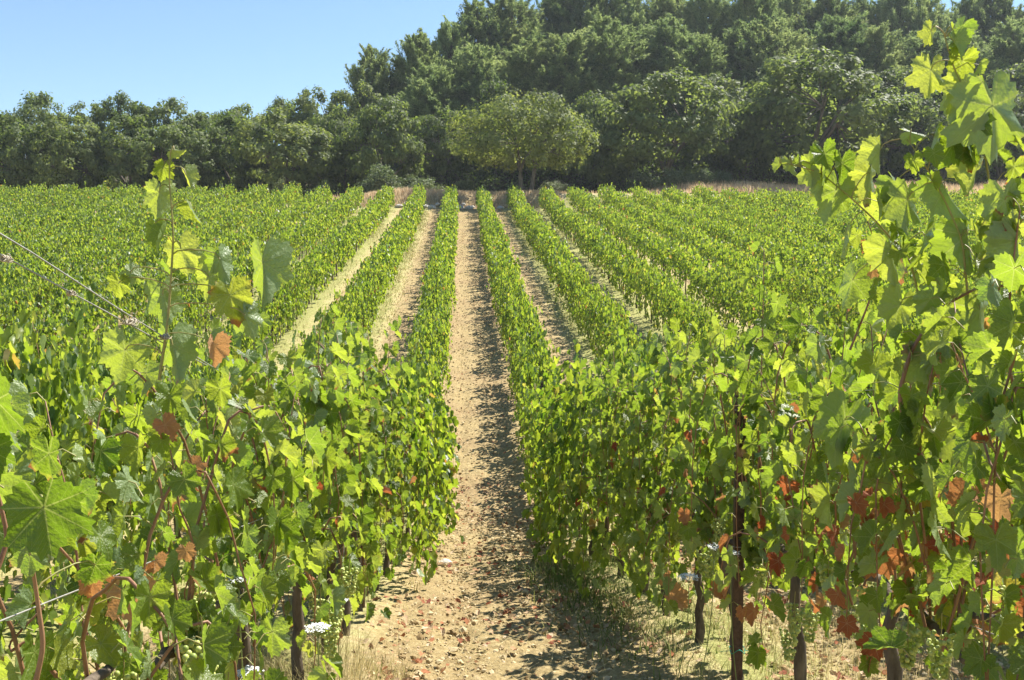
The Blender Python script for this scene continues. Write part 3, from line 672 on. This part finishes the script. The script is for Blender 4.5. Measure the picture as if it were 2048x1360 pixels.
tangle(12, 515, 1.64, .014, 'knot of dry tendrils at the outermost end of the wire by the left edge', 1)
tangle(145, 585, 1.93, .012, 'small curl of dry tendril half way along the lower wire', 2)
tangle(262, 642, 2.25, .018, 'long tangle of dry tendrils where the wires meet the leaves', 3, 2.4)
tangle(330, 672, 2.5, .018, 'bundle of dead tendrils caught under the wires beside the tall shoot', 4, 2.0)

# extra grape bunches where the photo shows them hang on their vines: parts of those vines
def vine_at(k, y): return min((o for o in C.objects if o.name.startswith('grapevine') and o.parent is None and abs(o.location.x - row_x(k)) < .2), key=lambda o: abs(o.location.y - y))
for k, px, py, Y in ((-1, 400, 1190, 2.55), (-1, 375, 1250, 2.5), (-1, 245, 1320, 2.2), (-1, 215, 1130, 2.3), (-1, 285, 1350, 2.3), (0, 1830, 1110, 3.1), (0, 1985, 1190, 2.8), (0, 1700, 1200, 3.6), (0, 1620, 1215, 3.8), (0, 1955, 1230, 2.9), (0, 2030, 1170, 2.7), (0, 1735, 1160, 3.4), (0, 1920, 1130, 2.85), (-1, 395, 1290, 2.6)):
    v = vine_at(k, Y); p = at(px, py, Y) - np.array(v.location)
    link('grape_bunch', BUNCH[int(px) % 3], v, p, px, (.78, .78, .8))

def vdry(k, py_, pts, mat='dryleaf'):
    v = vine_at(k, py_); mb = MB(); hero_leaf(mb, pts); o = np.array(v.location, np.float32); mb.v = [q - o for q in mb.v]
    link('withered_leaves', mb.mesh('withered', M[mat]), v)
vdry(-1, 2.7, [(428, 690, 2.45, 80, 5, 40, 1), (330, 850, 2.5, 75, 30, 20, 1), (372, 1100, 2.4, 55, 10, 20, 1), (385, 930, 2.4, 60, 30, 30, 1)])
vdry(-1, 2.2, [(262, 1180, 2.2, 130, 10, 10, 1), (185, 1160, 1.95, 80, -10, 20, 1), (310, 1120, 2.3, 60, 0, 60, 1)])
vdry(0, 5.8, [(1325, 1150, 5.6, 50, 0, 20, 1), (1430, 1180, 5.0, 70, 60, 20, 1), (1345, 1195, 5.4, 80, 60, 30, 1)])
# ------------------------------------------------------------------ wild carrots
def carrot(px, py, Y, w, label, seed, closed=False):
    rs = np.random.RandomState(seed); c = at(px, py, Y); z = float(gz(c[0], c[1])); t = thing('wild_carrot', label, 'wildflower', (c[0], c[1], z), 0, 'white wild carrot flowers')
    h = c[2] - z; mb = MB(); P = bez((rs.uniform(-.1, .1), rs.uniform(0, .1), 0), (0, 0, h * .4), (.0, 0, h * .8), (0, 0, h - .03), 9); tube(mb, P, .0022, 5)
    r = w / F * Y / 2; fl = MB()
    for i in range(34):
        a = i * 2.4; q = math.sqrt((i + .5) / 34) * r; tip = np.array([math.cos(a) * q, math.sin(a) * q, h + .012 - .25 * q * q / r + (q * 1.2 if closed else 0)])
        tube(mb, bez((0, 0, h - .03), (0, 0, h - .02), tip * [.8, .8, 1] - [0, 0, .015], tip, 4), .0006, 3)
        for j in range(9):
            b = rs.normal(0, r * .1, 3) * [1, 1, .5]; sz = r * .075; n = np.array([(math.cos(u) * sz, math.sin(u) * sz, rs.uniform(-.3, .6) * sz) for u in np.arange(5) * 1.257 + rs.rand() * 6]); n = np.vstack([n, [0, 0, 0]])
            fl.add(tip + b + n, [(u, (u + 1) % 5, 5) for u in range(5)])
    link('stem', mb.mesh('carrot_stem', M['stem']), t); link('flower_head', fl.mesh('umbel', M['flower']), t)
carrot(636, 1258, 3.2, 48, 'white wild carrot flower on the verge, the big round head nearest the soil path', 1)
carrot(500, 1348, 2.6, 52, 'white wild carrot flower cut by the bottom edge under the left vines', 2)
carrot(676, 1203, 3.9, 40, 'white wild carrot flower tilted against the vine leaves, farthest back on the left', 3)
carrot(478, 1160, 3.0, 46, 'greenish white wild carrot flower among grape leaves and bunches', 4)
carrot(1378, 1155, 4.7, 42, 'white wild carrot flower leaning out of the vines right of the path', 5)
carrot(1462, 1108, 4.2, 34, 'flat white wild carrot flower touching the dark metal post', 6)
carrot(1428, 1108, 4.4, 28, 'closed brownish wild carrot head next to the metal post', 7, True)
carrot(420, 1352, 2.5, 26, 'small white wild carrot flower just left of the bottom-edge flower', 8)

# ------------------------------------------------------------------ stones
def stone(x, y, s, label, seed, group=None, name='stone'):
    rs = np.random.RandomState(seed); v, f = ico(2); v = v * (1 + .18 * wav(v[:, 0] * 3 + seed, v[:, 1] * 3 + v[:, 2] * 2, 1.0, 4))[:, None] * np.array([1, rs.uniform(.6, .9), rs.uniform(.4, .6)]) * s
    v[:, 2] = np.round(v[:, 2] / (s * .3)) * s * .3 * .3 + v[:, 2] * .7
    tag(link(name, MB().add(v, f).mesh('stone', M['stone'], False), None, (x, y, float(gz(x, y)) + s * .15), rs.uniform(0, 6)), label, 'stone', group)
p = at(890, 1077, 10.4); stone(p[0], 10.1, .075, 'pale rounded stone on the soil path beside the left vines', 1)
for i, (px, Y, s) in enumerate([(905, 70.0, .3), (921, 69.8, .42), (938, 69.9, .34), (865, 70.0, .36), (852, 70.3, .3), (944, 70.5, .26), (876, 70.7, .28), (928, 70.9, .24), (1000, 70.2, .28), (800, 70.4, .3), (815, 70.8, .26)]):
    stone(xat(px, Y), Y, s, 'white rock on the stony bank at the head of the path', 20 + i, 'white rocks on the stony bank')

# ------------------------------------------------------------------ loose ground cover (stuff)
def scatter_clods():
    rs = np.random.RandomState(21); mb = MB(); v0, f0 = IC0; n = 17000
    y = 1.6 + 13 * rs.rand(n) ** 1.5; x = rs.uniform(-1.6, 3.6, n) * np.clip(.55 + y * .05, 0, 1.1) + .25
    s = np.clip(rs.lognormal(-4.85, .5, n), .003, .032); z = gz(x, y) + .012
    k = rs.normal(1, .22, (n, 12, 3)); V = v0[None] * k * s[:, None, None] * [1, 1, .75] + np.stack([x, y, z], 1)[:, None]
    Fc = (f0[None] + (np.arange(n) * 12)[:, None, None]).reshape(-1, 3)
    mb.add(V.reshape(-1, 3), Fc, 0, rnd=np.repeat(rs.rand(n), 12))
    # coarser ones up the lane
    n = 7000; y = rs.uniform(12, 66, n); x = rs.uniform(-.5, 1.2, n) + rs.choice([0, 0, -2.15, 2.15], n); s = rs.uniform(.01, .028, n); z = gz(x, y) + .01
    V = v0[None] * rs.normal(1, .22, (n, 12, 3)) * s[:, None, None] * [1, 1, .6] + np.stack([x, y, z], 1)[:, None]
    mb.add(V.reshape(-1, 3), (f0[None] + (np.arange(n) * 12)[:, None, None]).reshape(-1, 3), 0, rnd=np.repeat(rs.rand(n) * 1.3, 12))
    tag(link('soil_clods', mb.mesh('clods', M['clod'], False)), 'loose clods and crumbs of tilled tan soil along the path', 'soil', kind='stuff')
scatter_clods()
def scatter_leaves():
    rs = np.random.RandomState(22); n = 4600
    y = np.r_[2.5 + 14 * rs.rand(n - 2200) ** 1.2, rs.uniform(14, 66, 2200)]; x = rs.uniform(-1.1, 2.6, n); x[-1500:] += rs.choice([-2.15, 0, 2.15], 1500)
    c = wav(x, y, 1.7, 4, 1); k = (c > -.35) | (y > 14); x, y = x[k], y[k]; n = len(x)
    a = rs.uniform(0, 6.28, n); T = np.stack([np.cos(a), np.sin(a), rs.normal(0, .35, n)], 1); Nn = np.stack([rs.normal(0, .45, n), rs.normal(0, .45, n), np.ones(n)], 1)
    mb = MB(); put_leaves(mb, MID, np.stack([x, y, gz(x, y) + .035], 1), T, Nn, rs.uniform(.018, .042, n), rs.rand(n), rs)
    tag(link('fallen_leaves', mb.mesh('litter', M['litter'])), 'curled red-brown fallen vine leaves scattered on the soil', 'fallen leaves', kind='stuff')
scatter_leaves()
def blades(x, y, h, w, rnd, rs, lean=.5, zoff=-.01):
    n = len(x); a = rs.uniform(0, 6.28, n); d = np.stack([np.cos(a), np.sin(a), 0 * a], 1); s = np.stack([-np.sin(a), np.cos(a), 0 * a], 1)
    B = np.stack([x, y, gz(x, y) + zoff], 1); ln = (h * lean * rs.uniform(.1, 1.3, n))[:, None]
    m1 = B + d * ln * .3 + np.array([0, 0, 1]) * (h * .55)[:, None]; tip = B + d * ln + np.array([0, 0, 1]) * (h * .92)[:, None]; W = w[:, None]
    V = np.stack([B - s * W, B + s * W, m1 - s * W * .7, m1 + s * W * .7, tip], 1)
    f = np.array([(0, 1, 3), (0, 3, 2), (2, 3, 4)]); Fc = (f[None] + (np.arange(n) * 5)[:, None, None]).reshape(-1, 3)
    return V.reshape(-1, 3), Fc, np.repeat(rnd, 5)
def scatter_grass():
    rs = np.random.RandomState(23)
    # short dry grass on the verges and in the untilled lanes
    n = 130000; y = 2 + 66 * rs.rand(n) ** 1.35; k = rs.choice([-4, -3, -2, -1, 0, 1, 2, 3, 4], n, p=[.05, .08, .2, .17, .2, .12, .08, .06, .04])
    off = rs.normal(0, .42, n); x = ROW0 + PITCH_R * (k + 1) + off
    lane = (x > ROW0 + .38) & (x < ROW0 + PITCH_R - .3); keep = ~(lane & (rs.rand(n) > .06)); c = wav(x, y, 1.3, 5, 4) + rs.normal(0, .3, n); keep &= c > -.25
    x, y, c = x[keep], y[keep], c[keep]; n = len(x)
    V, Fc, r = blades(x, y, rs.uniform(.03, .11, n) * (1 + y * .006), rs.uniform(.0016, .0032, n) * (1 + y * .09), np.clip(rs.normal(.55, .22, n) - .1 * c, 0, 1), rs)
    tag(link('verge_grass', MB().add(V, Fc, 0, rnd=r).mesh('verge', M['grass'])), 'short yellowing grass growing along the foot of the vine rows', 'grass', kind='stuff')
    # green weeds under the right-hand vines
    n = 4500; cx = rs.choice([1.15, .95, 1.3, 1.2, 1.45], n); cy = rs.choice([8.6, 9.2, 7.7, 9.8, 6.6, 5.6], n, p=[.25, .25, .2, .15, .1, .05]); x = cx + rs.normal(0, .2, n); y = cy + rs.normal(0, .35, n)
    V, Fc, r = blades(x, y, rs.uniform(.04, .17, n), rs.uniform(.0025, .005, n), np.clip(rs.normal(.1, .12, n), 0, 1), rs, 1.3)
    tag(link('green_weeds', MB().add(V, Fc, 0, rnd=r).mesh('weeds', M['grass'])), 'tufts of green weeds in the shade at the foot of the right-hand vines', 'weeds', kind='stuff')
    # dead stalks lower left and lower right
    n = 16000; side = rs.rand(n) < .6; x = np.where(side, rs.uniform(-1.6, -.3, n), rs.uniform(1.1, 2.9, n)); y = np.where(side, rs.uniform(1.9, 5.5, n), rs.uniform(3.2, 7.5, n))
    V, Fc, r = blades(x, y, rs.uniform(.08, .38, n) * np.where(x > -.5, .4, 1), rs.uniform(.001, .0022, n), np.clip(rs.normal(.72, .2, n), .2, 1), rs, .9)
    tag(link('dead_stalks', MB().add(V, Fc, 0, rnd=r).mesh('stalks', M['grass'])), 'dead straw stalks and seed heads tangled under the nearest vines', 'dry stalks', kind='stuff')
    n = 2600; y = 2.5 + 12 * rs.rand(n); x = rs.uniform(-.9, 2.3, n); L_ = rs.uniform(.04, .22, n); a = rs.uniform(0, 6.28, n); mb = MB()
    B = np.stack([x, y, gz(x, y) + .035], 1); D = np.stack([np.cos(a), np.sin(a), rs.normal(0, .12, n)], 1) * L_[:, None]; s = np.stack([-np.sin(a), np.cos(a), 0 * a], 1) * .0016
    V = np.stack([B - s, B + s, B + D + s * .5 + [0, 0, .004], B + D - s * .5 + [0, 0, .004]], 1)
    mb.add(V.reshape(-1, 3), (np.array([(0, 1, 2), (0, 2, 3)])[None] + (np.arange(n) * 4)[:, None, None]).reshape(-1, 3), 0, rnd=np.repeat(rs.uniform(.6, 1, n), 4))
    tag(link('straw_litter', mb.mesh('straw', M['grass'])), 'loose straws and twigs lying flat on the soil path', 'straw', kind='stuff')
    # tall dry grass on the bank at the head of the field
    n = 60000; x = rs.uniform(-40, 48, n); y = rs.uniform(73.8, 83, n); bk = rs.rand(n) < .2; x[bk] = rs.uniform(-9, 7, bk.sum()); y[bk] = rs.uniform(70.5, 75, bk.sum())
    h = rs.uniform(.35, 1.0, n) * (0.8 + .35 * wav(x, y, .5, 4)); h = h * np.where((x > -9) & (x < 13), .5, 1); kk = (x > -9.5) | (rs.rand(n) < .1); x, y, h = x[kk], y[kk], h[kk]; n = len(x)
    V, Fc, r = blades(x, y, h, rs.uniform(.012, .028, n), rs.rand(n), rs, .5)
    tag(link('dry_grass', MB().add(V, Fc, 0, rnd=r).mesh('drygrass', M['wheat'])), 'tall bleached dry grass on the bank between vineyard and trees', 'dry grass', kind='stuff')
scatter_grass()

# ------------------------------------------------------------------ trees
def rhombs(mb, P, Nn, S, rnd, rs, asp=.62, mi=0):
    n = len(P); A = nrm(np.cross(Nn, rs.normal(0, 1, (n, 3)))); B = nrm(np.cross(Nn, A)); S = S[:, None]
    V = np.stack([P - A * S, P + B * S * asp + Nn * S * .12, P + A * S, P - B * S * asp + Nn * S * .12], 1)
    mb.add(V.reshape(-1, 3), (np.array([(0, 1, 2), (0, 2, 3)])[None] + (np.arange(n) * 4)[:, None, None]).reshape(-1, 3), mi, rnd=np.repeat(rnd, 4))
def oak(seed, W=8.0, H=7.0, clear=0.5, ncl=100, per=130, trunks=1, mat='oak', thick=.2, dome=0.0):
    """one oak: forking trunk with limbs to every leaf clump; crown of leaf clumps of uneven size"""
    rs = np.random.RandomState(seed); cz = (H + clear) / 2; rz = (H - clear) / 2; cs = []
    bumps = rs.normal(0, 1, (7, 3)); bumps = nrm(bumps); amp = rs.uniform(-.28, .22, 7)
    while len(cs) < ncl:
        d = nrm(rs.normal(0, 1, 3)); rad = rs.uniform(.35, 1.0) ** .45; 
        f = 1 + sum(a * max(0, float(d @ b)) ** 3 for a, b in zip(amp, bumps)); p = d * rad * (f + dome * (max(0, d[2]) ** 2 - .5 * max(0, 1 - abs(d[2]) * 3) * 0))
        if p[2] < -.75 and abs(d[0]) + abs(d[1]) < .6: continue
        q = np.array([p[0] * W / 2, p[1] * W / 2 * .95, cz + p[2] * rz * (1 if p[2] > 0 else .9)])
        if all(np.linalg.norm(q - c) > W * .052 for c in cs): cs.append(q)
    cs = np.array(cs); tr = MB(); bases = [np.array([0, 0, -.3])] if trunks == 1 else [np.array([-.42, 0, -.3]), np.array([.42, .1, -.3])]
    forks = []
    for bi, b in enumerate(bases):
        lean = rs.uniform(-.3, .3) + (0 if trunks == 1 else (-.35 if bi == 0 else .4)); top = np.array([b[0] + lean, rs.normal(0, .2), clear + .5])
        P = bez(b, b + [lean * .1, 0, clear * .5], top - [lean * .4, 0, .6], top, 9) + rs.normal(0, .015, (9, 3)); tube(tr, P, np.linspace(thick * 1.15, thick * .75, 9), 9)
        for j in range(4):
            a = rs.uniform(0, 6.28); e = top + np.array([math.cos(a) * W * .2, math.sin(a) * W * .2, rs.uniform(.7, 1.6) * rz * .6])
            tube(tr, bez(top - [0, 0, .1], top + (e - top) * [.2, .2, .6], top + (e - top) * .7, e, 6), np.linspace(thick * .65, thick * .35, 6), 6); forks.append((e, bi))
    FE = np.array([f[0] for f in forks])
    for c in cs[::2]:
        i = np.argmin(np.linalg.norm(FE - c, axis=1)); e = FE[i]; tube(tr, bez(e, e + (c - e) * .3 + [0, 0, .25], c - [0, 0, .3], c, 5), np.linspace(thick * .22, .012, 5), 4, cap=False)
    cr = MB(); ctr = np.array([0, 0, cz])
    for c in cs:
        m = int(per * rs.uniform(.6, 1.35)); r = W * rs.uniform(.055, .1); d = nrm(rs.normal(0, 1, (m, 3))); rad = rs.uniform(.25, 1.0, m)[:, None] ** .55
        P = c + d * rad * np.array([r, r, r * .6]); P[:, 2] += r * .15; P += .1 * np.round(rs.normal(0, 1, (m, 3)))
        out = nrm(P - ctr); Nn = nrm(d * .7 + out * .6 + [0, 0, .55] + rs.normal(0, .45, (m, 3)))
        rhombs(cr, P, Nn, rs.uniform(.08, .19, m), np.clip(rs.normal(.5, .26, m) + rs.normal(0, .2), 0, 1), rs)
    return dict(trunk=tr.mesh('oak_trunk', M['treebark']), crown=cr.mesh('oak_crown', M[mat], False))
def pine(seed, W=5.5, H=12.0, clear=1.2, ncl=150, per=560):
    """Mediterranean pine: upswept limbs ending in soft brushes of needles, uneven rounded outline"""
    rs = np.random.RandomState(seed); tr = MB(); z = np.linspace(-.3, H * .95, 14); x = np.cumsum(rs.normal(0, .08, 14)); y = np.cumsum(rs.normal(0, .08, 14)); x[:2] = y[:2] = 0
    P = np.stack([x, y, z], 1); tube(tr, P, np.linspace(.19, .03, 14), 8); cr = MB(); cs = []
    lob = [(rs.uniform(0, 6.28), rs.uniform(.1, .95), rs.uniform(-.3, .3)) for _ in range(9)]
    while len(cs) < ncl:
        t = rs.rand() ** .8; a = rs.uniform(0, 6.28); env = (W / 2) * (1.01 - t ** 1.7) ** .7 * min(1, .7 + t * 1.6)
        f = 1 + sum(m * math.exp(-((t - u) / .12) ** 2) * max(0, math.cos(a - b)) for b, u, m in lob); r = env * f * rs.uniform(.25, 1.0) ** .5
        h = clear + (H * .97 - clear) * t; q = np.array([np.interp(h, z, x) + math.cos(a) * r, np.interp(h, z, y) + math.sin(a) * r, h])
        if all(np.linalg.norm((q - c) * [1, 1, .8]) > .5 for c in cs): cs.append(q)
    for c in cs:
        h0 = max(1.5, c[2] - 1.1); b = np.array([np.interp(h0, z, x), np.interp(h0, z, y), h0]); d = c - b; L_ = np.linalg.norm(d[:2]) + .1
        tube(tr, bez(b, b + d * [.4, .4, .15], c - d * [.2, .2, .45], c, 6), np.linspace(.05, .014, 6), 4, cap=False)
        m = int(per * rs.uniform(.55, 1.4)); r = rs.uniform(.42, .7); o = nrm(d * [1, 1, 0] + [0, 0, .001])
        # several upturned plumes in each brush
        nk = rs.randint(5, 9); pc = c + rs.normal(0, r * .5, (nk, 3)) * [1, 1, .9]; px_ = nrm(o * .35 + np.array([0, 0, 1.0]) + rs.normal(0, .28, (nk, 3))); pl = rs.uniform(.6, 1.3, nk)
        k = rs.randint(0, nk, m); u = rs.rand(m)[:, None]
        B = pc[k] + px_[k] * (u - .35) * pl[k][:, None] + rs.normal(0, .085, (m, 3)) * (1.25 - u)
        nd = nrm(px_[k] * .9 + rs.normal(0, .55, (m, 3))); S = rs.uniform(.14, .32, m)[:, None]; s = nrm(np.cross(nd, rs.normal(0, 1, (m, 3)))) * .038
        V = np.stack([B - s, B + s, B + nd * S], 1); tone = rs.normal(0, .15)
        cr.add(V.reshape(-1, 3), np.arange(m * 3).reshape(-1, 3), 0, rnd=np.repeat(np.clip(rs.normal(.45, .16, m) + tone + .25 * (u[:, 0] - .4), 0, 1), 3))
    return dict(trunk=tr.mesh('pine_trunk', M['treebark']), crown=cr.mesh('pine_crown', M['pine'], False))
def plant_tree(name, V_, px, Y, topy, wpx, W0, H0, label, cat, group, rs, zoff=0.0, H=None):
    x = xat(px, Y); z = float(gz(x, Y)) + zoff; top = float(at(px, topy, Y)[2]); s = (H or max(1.5, top - z)) / H0; w = (wpx / F * Y) / W0
    t = thing(name, label, cat, (x, Y, z), rs.uniform(0, 6.28) if name != 'spreading_oak' else 0, group, (w, w, s))
    link('crown', V_['crown'], t); link('trunk', V_['trunk'], t); return t
rt = np.random.RandomState(40)
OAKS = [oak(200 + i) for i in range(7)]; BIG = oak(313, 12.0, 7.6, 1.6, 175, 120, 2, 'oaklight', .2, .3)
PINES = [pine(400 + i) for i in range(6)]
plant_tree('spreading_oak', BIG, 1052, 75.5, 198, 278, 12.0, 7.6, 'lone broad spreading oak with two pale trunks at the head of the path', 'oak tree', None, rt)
# px, depth, top px, width px, label
FRONT = [(40, 83, 228, 170, 'round dark oak at the left end of the wood edge'), (150, 82, 240, 150, 'bright-topped oak, second from the left end of the wood edge'), (262, 83, 232, 170, 'oak with several thin dark trunks, third along the wood edge from the left'),
         (372, 82.5, 240, 170, 'oak directly behind the slender vine shoot tip'), (470, 84, 232, 150, 'narrow oak just left of the round olive-green oak'), (580, 80.5, 222, 215, 'large round olive-green oak with silvery shrubs at its foot'),
         (690, 85, 205, 140, 'dark oak between the round olive-green oak and the oak left of the path head'), (770, 81, 195, 170, 'leafy oak left of the path head above the grey-green bush'), (880, 87, 225, 140, 'shaded oak behind the left side of the lone spreading oak'),
         (990, 90, 165, 130, 'oak whose light top pokes up above the lone spreading oak'), (1130, 88, 240, 170, 'dark oak behind the right side of the lone spreading oak'), (1200, 84, 195, 150, 'darker oak right next to the lone spreading oak'),
         (1320, 80.5, 142, 270, 'tall broad sunlit oak right of the lone spreading oak, with leaning bare trunk'), (1480, 86, 200, 150, 'shaded oak in the gap between the two broad oaks on the right'), (1620, 81, 98, 330, 'widest dark green oak of the right-hand wood edge'),
         (1760, 84, 185, 190, 'oak on the right flank of the widest dark green oak'), (1880, 82, 170, 200, 'oak partly hidden by the tall right-hand vine shoots'), (2000, 84, 160, 200, 'oak at the right edge behind the biggest vine leaf'), (2140, 84, 160, 200, 'oak at the far right end of the wood edge'), (-90, 84, 235, 190, 'oak at the far left end, cut by the edge')]
for i, (px, Y, ty, w, lab) in enumerate(FRONT): plant_tree('oak_tree', OAKS[i % 7], px, Y + 4, ty, w * 1.08, 8.0, 7.0, lab, 'oak tree', 'oaks along the wood edge', rt)
BACK = [(90, 92, 188, 130, 'highest oak of the left back row, with a pointed leafy top'), (-20, 93, 228, 120, 'low oak of the back row at the left edge'), (170, 91, 215, 110, 'back-row oak just right of the highest left one'), (245, 92, 195, 90, 'slim back-row oak with a bushy tip'),
        (328, 91, 192, 130, 'rounded back-row oak above the slender vine shoot'), (410, 94, 212, 100, 'small bluish back-row oak beside a gap of sky'), (495, 92, 202, 120, 'pale yellow-green back-row oak just right of the sky gap'), (570, 95, 198, 110, 'back-row oak above the round olive-green oak'),
        (640, 93, 180, 130, 'tall back-row oak at the start of the rising skyline'), (715, 95, 172, 120, 'back-row oak with a reddish patch under the first pine'), (1440, 92, 160, 170, 'back-row oak behind the right broad oaks'), (1790, 92, 140, 180, 'back-row oak above the right flank'), (1250, 92, 170, 160, 'back-row oak between spreading oak and tall broad oak'), (2060, 92, 110, 200, 'back-row oak at the right edge')]
for i, (px, Y, ty, w, lab) in enumerate(BACK): plant_tree('oak_tree', OAKS[(i * 3 + 2) % 7], px, Y + 4, ty, w * 1.2, 8.0, 7.0, lab, 'oak tree', 'oaks of the back row', rt)
PN = [(758, 100, 116, 95, 'small lone-standing pine, lowest and leftmost on the skyline'), (832, 101, 84, 110, 'second pine from the left on the rising skyline'), (893, 103, 62, 95, 'pine with a thin spire, third on the rising skyline'), (955, 106, 28, 125, 'tall bluish pine, fourth on the rising skyline'),
      (1030, 108, -6, 135, 'round-topped pine at the left shoulder of the summit'), (1112, 112, 2, 110, 'pine filling the dip right of the left shoulder'), (1175, 110, -28, 130, 'summit pine cut by the top edge, left of three'), (1255, 111, -14, 130, 'summit pine cut by the top edge, middle of three'), (1335, 112, -10, 130, 'summit pine cut by the top edge, right of three'),
      (1405, 111, -18, 110, 'pine left of the dark summit gap'), (1500, 108, -24, 130, 'tall dark pine above the right broad oaks'), (1570, 112, -18, 110, 'pine top cut by the top edge behind the dark pine'), (1650, 108, 2, 150, 'wide pale pine above the widest oak'), (1722, 113, 14, 90, 'small pine beside the blue gap on the right'),
      (1775, 110, -22, 120, 'dark pine between two blue gaps on the right'), (1850, 109, 14, 120, 'pale pine behind the tip of the tall vine shoot'), (1915, 112, 2, 100, 'pine just right of the tall vine shoot tip'), (1975, 112, -12, 120, 'dark pine near the right end of the summit'), (2050, 110, 28, 120, 'pine at the right end cut by the edge'), (2140, 110, 0, 150, 'pine past the right end of the summit'),
      (880, 95, 150, 120, 'lower-slope pine above the oak left of the path head'), (960, 97, 118, 140, 'lower-slope pine left above the lone spreading oak'), (1045, 98, 100, 150, 'lower-slope pine directly above the lone spreading oak'), (1130, 97, 90, 150, 'lower-slope pine right above the lone spreading oak'), (1225, 99, 62, 150, 'lower-slope pine above the tall broad oak, left one'),
      (1320, 100, 55, 150, 'lower-slope pine above the tall broad oak, right one'), (1400, 97, 88, 140, 'lower-slope pine beside the summit gap'), (1475, 99, 70, 150, 'dark lower-slope pine left of the widest oak'), (1560, 98, 60, 150, 'lower-slope pine above the left half of the widest oak'), (1655, 99, 55, 150, 'lower-slope pine above the right half of the widest oak'),
      (1745, 98, 72, 140, 'lower-slope pine under the blue gap on the right'), (1835, 99, 80, 140, 'lower-slope pine left of the tall vine shoot'), (1925, 98, 85, 150, 'lower-slope pine right of the tall vine shoot'), (2015, 99, 70, 150, 'lower-slope pine near the right edge'), (2120, 99, 80, 160, 'lower-slope pine outside the right edge')]
for i, (px, Y, ty, w, lab) in enumerate(PN): plant_tree('pine_tree', PINES[i % 6], px, Y + 3, ty - 20, w * 1.32, 5.5, 12.0, lab, 'pine tree', 'pines on the hill', rt)
# shrubs along the wood edge
def shrub_mesh(seed, sparse=1.0):
    rs = np.random.RandomState(seed); mb = MB(); m = int(5200 * sparse); cs = nrm(rs.normal(0, 1, (26, 3))) * rs.uniform(.3, 1, (26, 1)) * [.8, .8, .6] + [0, 0, .55]
    c = cs[rs.randint(0, 26, m)]; d = nrm(rs.normal(0, 1, (m, 3))); P = c + d * rs.uniform(.05, .34, (m, 1)); P = P[P[:, 2] > -.05]; d = d[:len(P)]
    rhombs(mb, P, nrm(d + [0, 0, .5] + rs.normal(0, .4, d.shape)), rs.uniform(.025, .06, len(P)), np.clip(rs.normal(.5, .2, len(P)), 0, 1), rs)
    for q in cs[:12]: tube(mb, bez((rs.normal(0, .1), rs.normal(0, .1), -.1), q * .3, q * .7, q, 5), np.linspace(.025, .008, 5), 4, 1, cap=False)
    return mb.mesh('shrub', [M['shrub'], M['treebark']], False)
SH = [shrub_mesh(500 + i) for i in range(4)]
SHR = [(765, 79, 110, 2.9, 'rounded grey-green bush left of the path head'), (735, 78.5, 60, 1.7, 'low bright green bush in front of the grey-green bush'), (930, 77.5, 70, 1.5, 'small dark green bush at the top of the path'), (565, 79, 40, 2.4, 'upright silvery shrub under the round olive-green oak'),
       (648, 79, 34, 2.2, 'thin silvery shrub right of the round olive-green oak'), (470, 80, 60, 1.8, 'pale shrub at the foot of the left oaks'), (1280, 79, 90, 2.0, 'silvery shrub at the foot of the tall broad oak'), (1345, 79, 80, 1.8, 'loose silvery shrub right of the leaning trunk'),
       (1395, 79.5, 70, 1.6, 'pale rounded shrub by the dry grass on the right'), (1440, 80, 60, 1.5, 'low shrub behind the dry grass on the right'), (1115, 80, 80, 1.6, 'shaded shrub right of the two pale trunks'), (840, 81, 110, 2.0, 'shaded shrub left of the lone spreading oak')]
for i, (px, Y, w, h, lab) in enumerate(SHR):
    x = xat(px, Y); W_ = w / F * Y / 2
    tag(link('shrub', SH[i % 4], None, (x, Y, float(gz(x, Y)) + .05), rt.uniform(0, 6), (W_, W_, h / 1.35)), lab, 'shrub', 'shrubs at the wood edge')
# undergrowth inside the wood, leaf tones darkened to paint in its shade
mb = MB(); rs = np.random.RandomState(60); n = 90000
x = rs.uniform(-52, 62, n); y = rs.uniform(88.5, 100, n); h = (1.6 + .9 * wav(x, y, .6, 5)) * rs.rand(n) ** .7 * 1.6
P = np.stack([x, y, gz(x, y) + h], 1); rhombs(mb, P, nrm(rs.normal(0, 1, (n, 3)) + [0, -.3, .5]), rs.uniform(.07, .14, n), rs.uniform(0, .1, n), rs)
tag(link('undergrowth', mb.mesh('undergrowth', M['oak'], False)), 'tangled undergrowth inside the wood, leaves coloured dark to stand for its shade', 'undergrowth', kind='stuff')

# ------------------------------------------------------------------ air
m = bpy.data.materials.new('haze'); m.use_nodes = True; nt = m.node_tree
for n_ in list(nt.nodes):
    if n_.type != 'OUTPUT_MATERIAL': nt.nodes.remove(n_)
pv = nt.nodes.new('ShaderNodeVolumePrincipled'); pv.inputs['Color'].default_value = (0.86, 0.93, 1.0, 1); pv.inputs['Density'].default_value = 0.0003; pv.inputs['Anisotropy'].default_value = 0.3
nt.links.new(pv.outputs[0], [n_ for n_ in nt.nodes if n_.type == 'OUTPUT_MATERIAL'][0].inputs['Volume'])
v_ = np.array([(a, b, c) for c in (-20, 40) for b in (-62, 455) for a in (-455, 455)], float)
hz = MB().add(v_, [(0, 2, 3), (0, 3, 1), (4, 5, 7), (4, 7, 6), (0, 1, 5), (0, 5, 4), (2, 6, 7), (2, 7, 3), (0, 4, 6), (0, 6, 2), (1, 3, 7), (1, 7, 5)]).mesh('haze', m, False)
tag(link('haze', hz), kind='stuff')
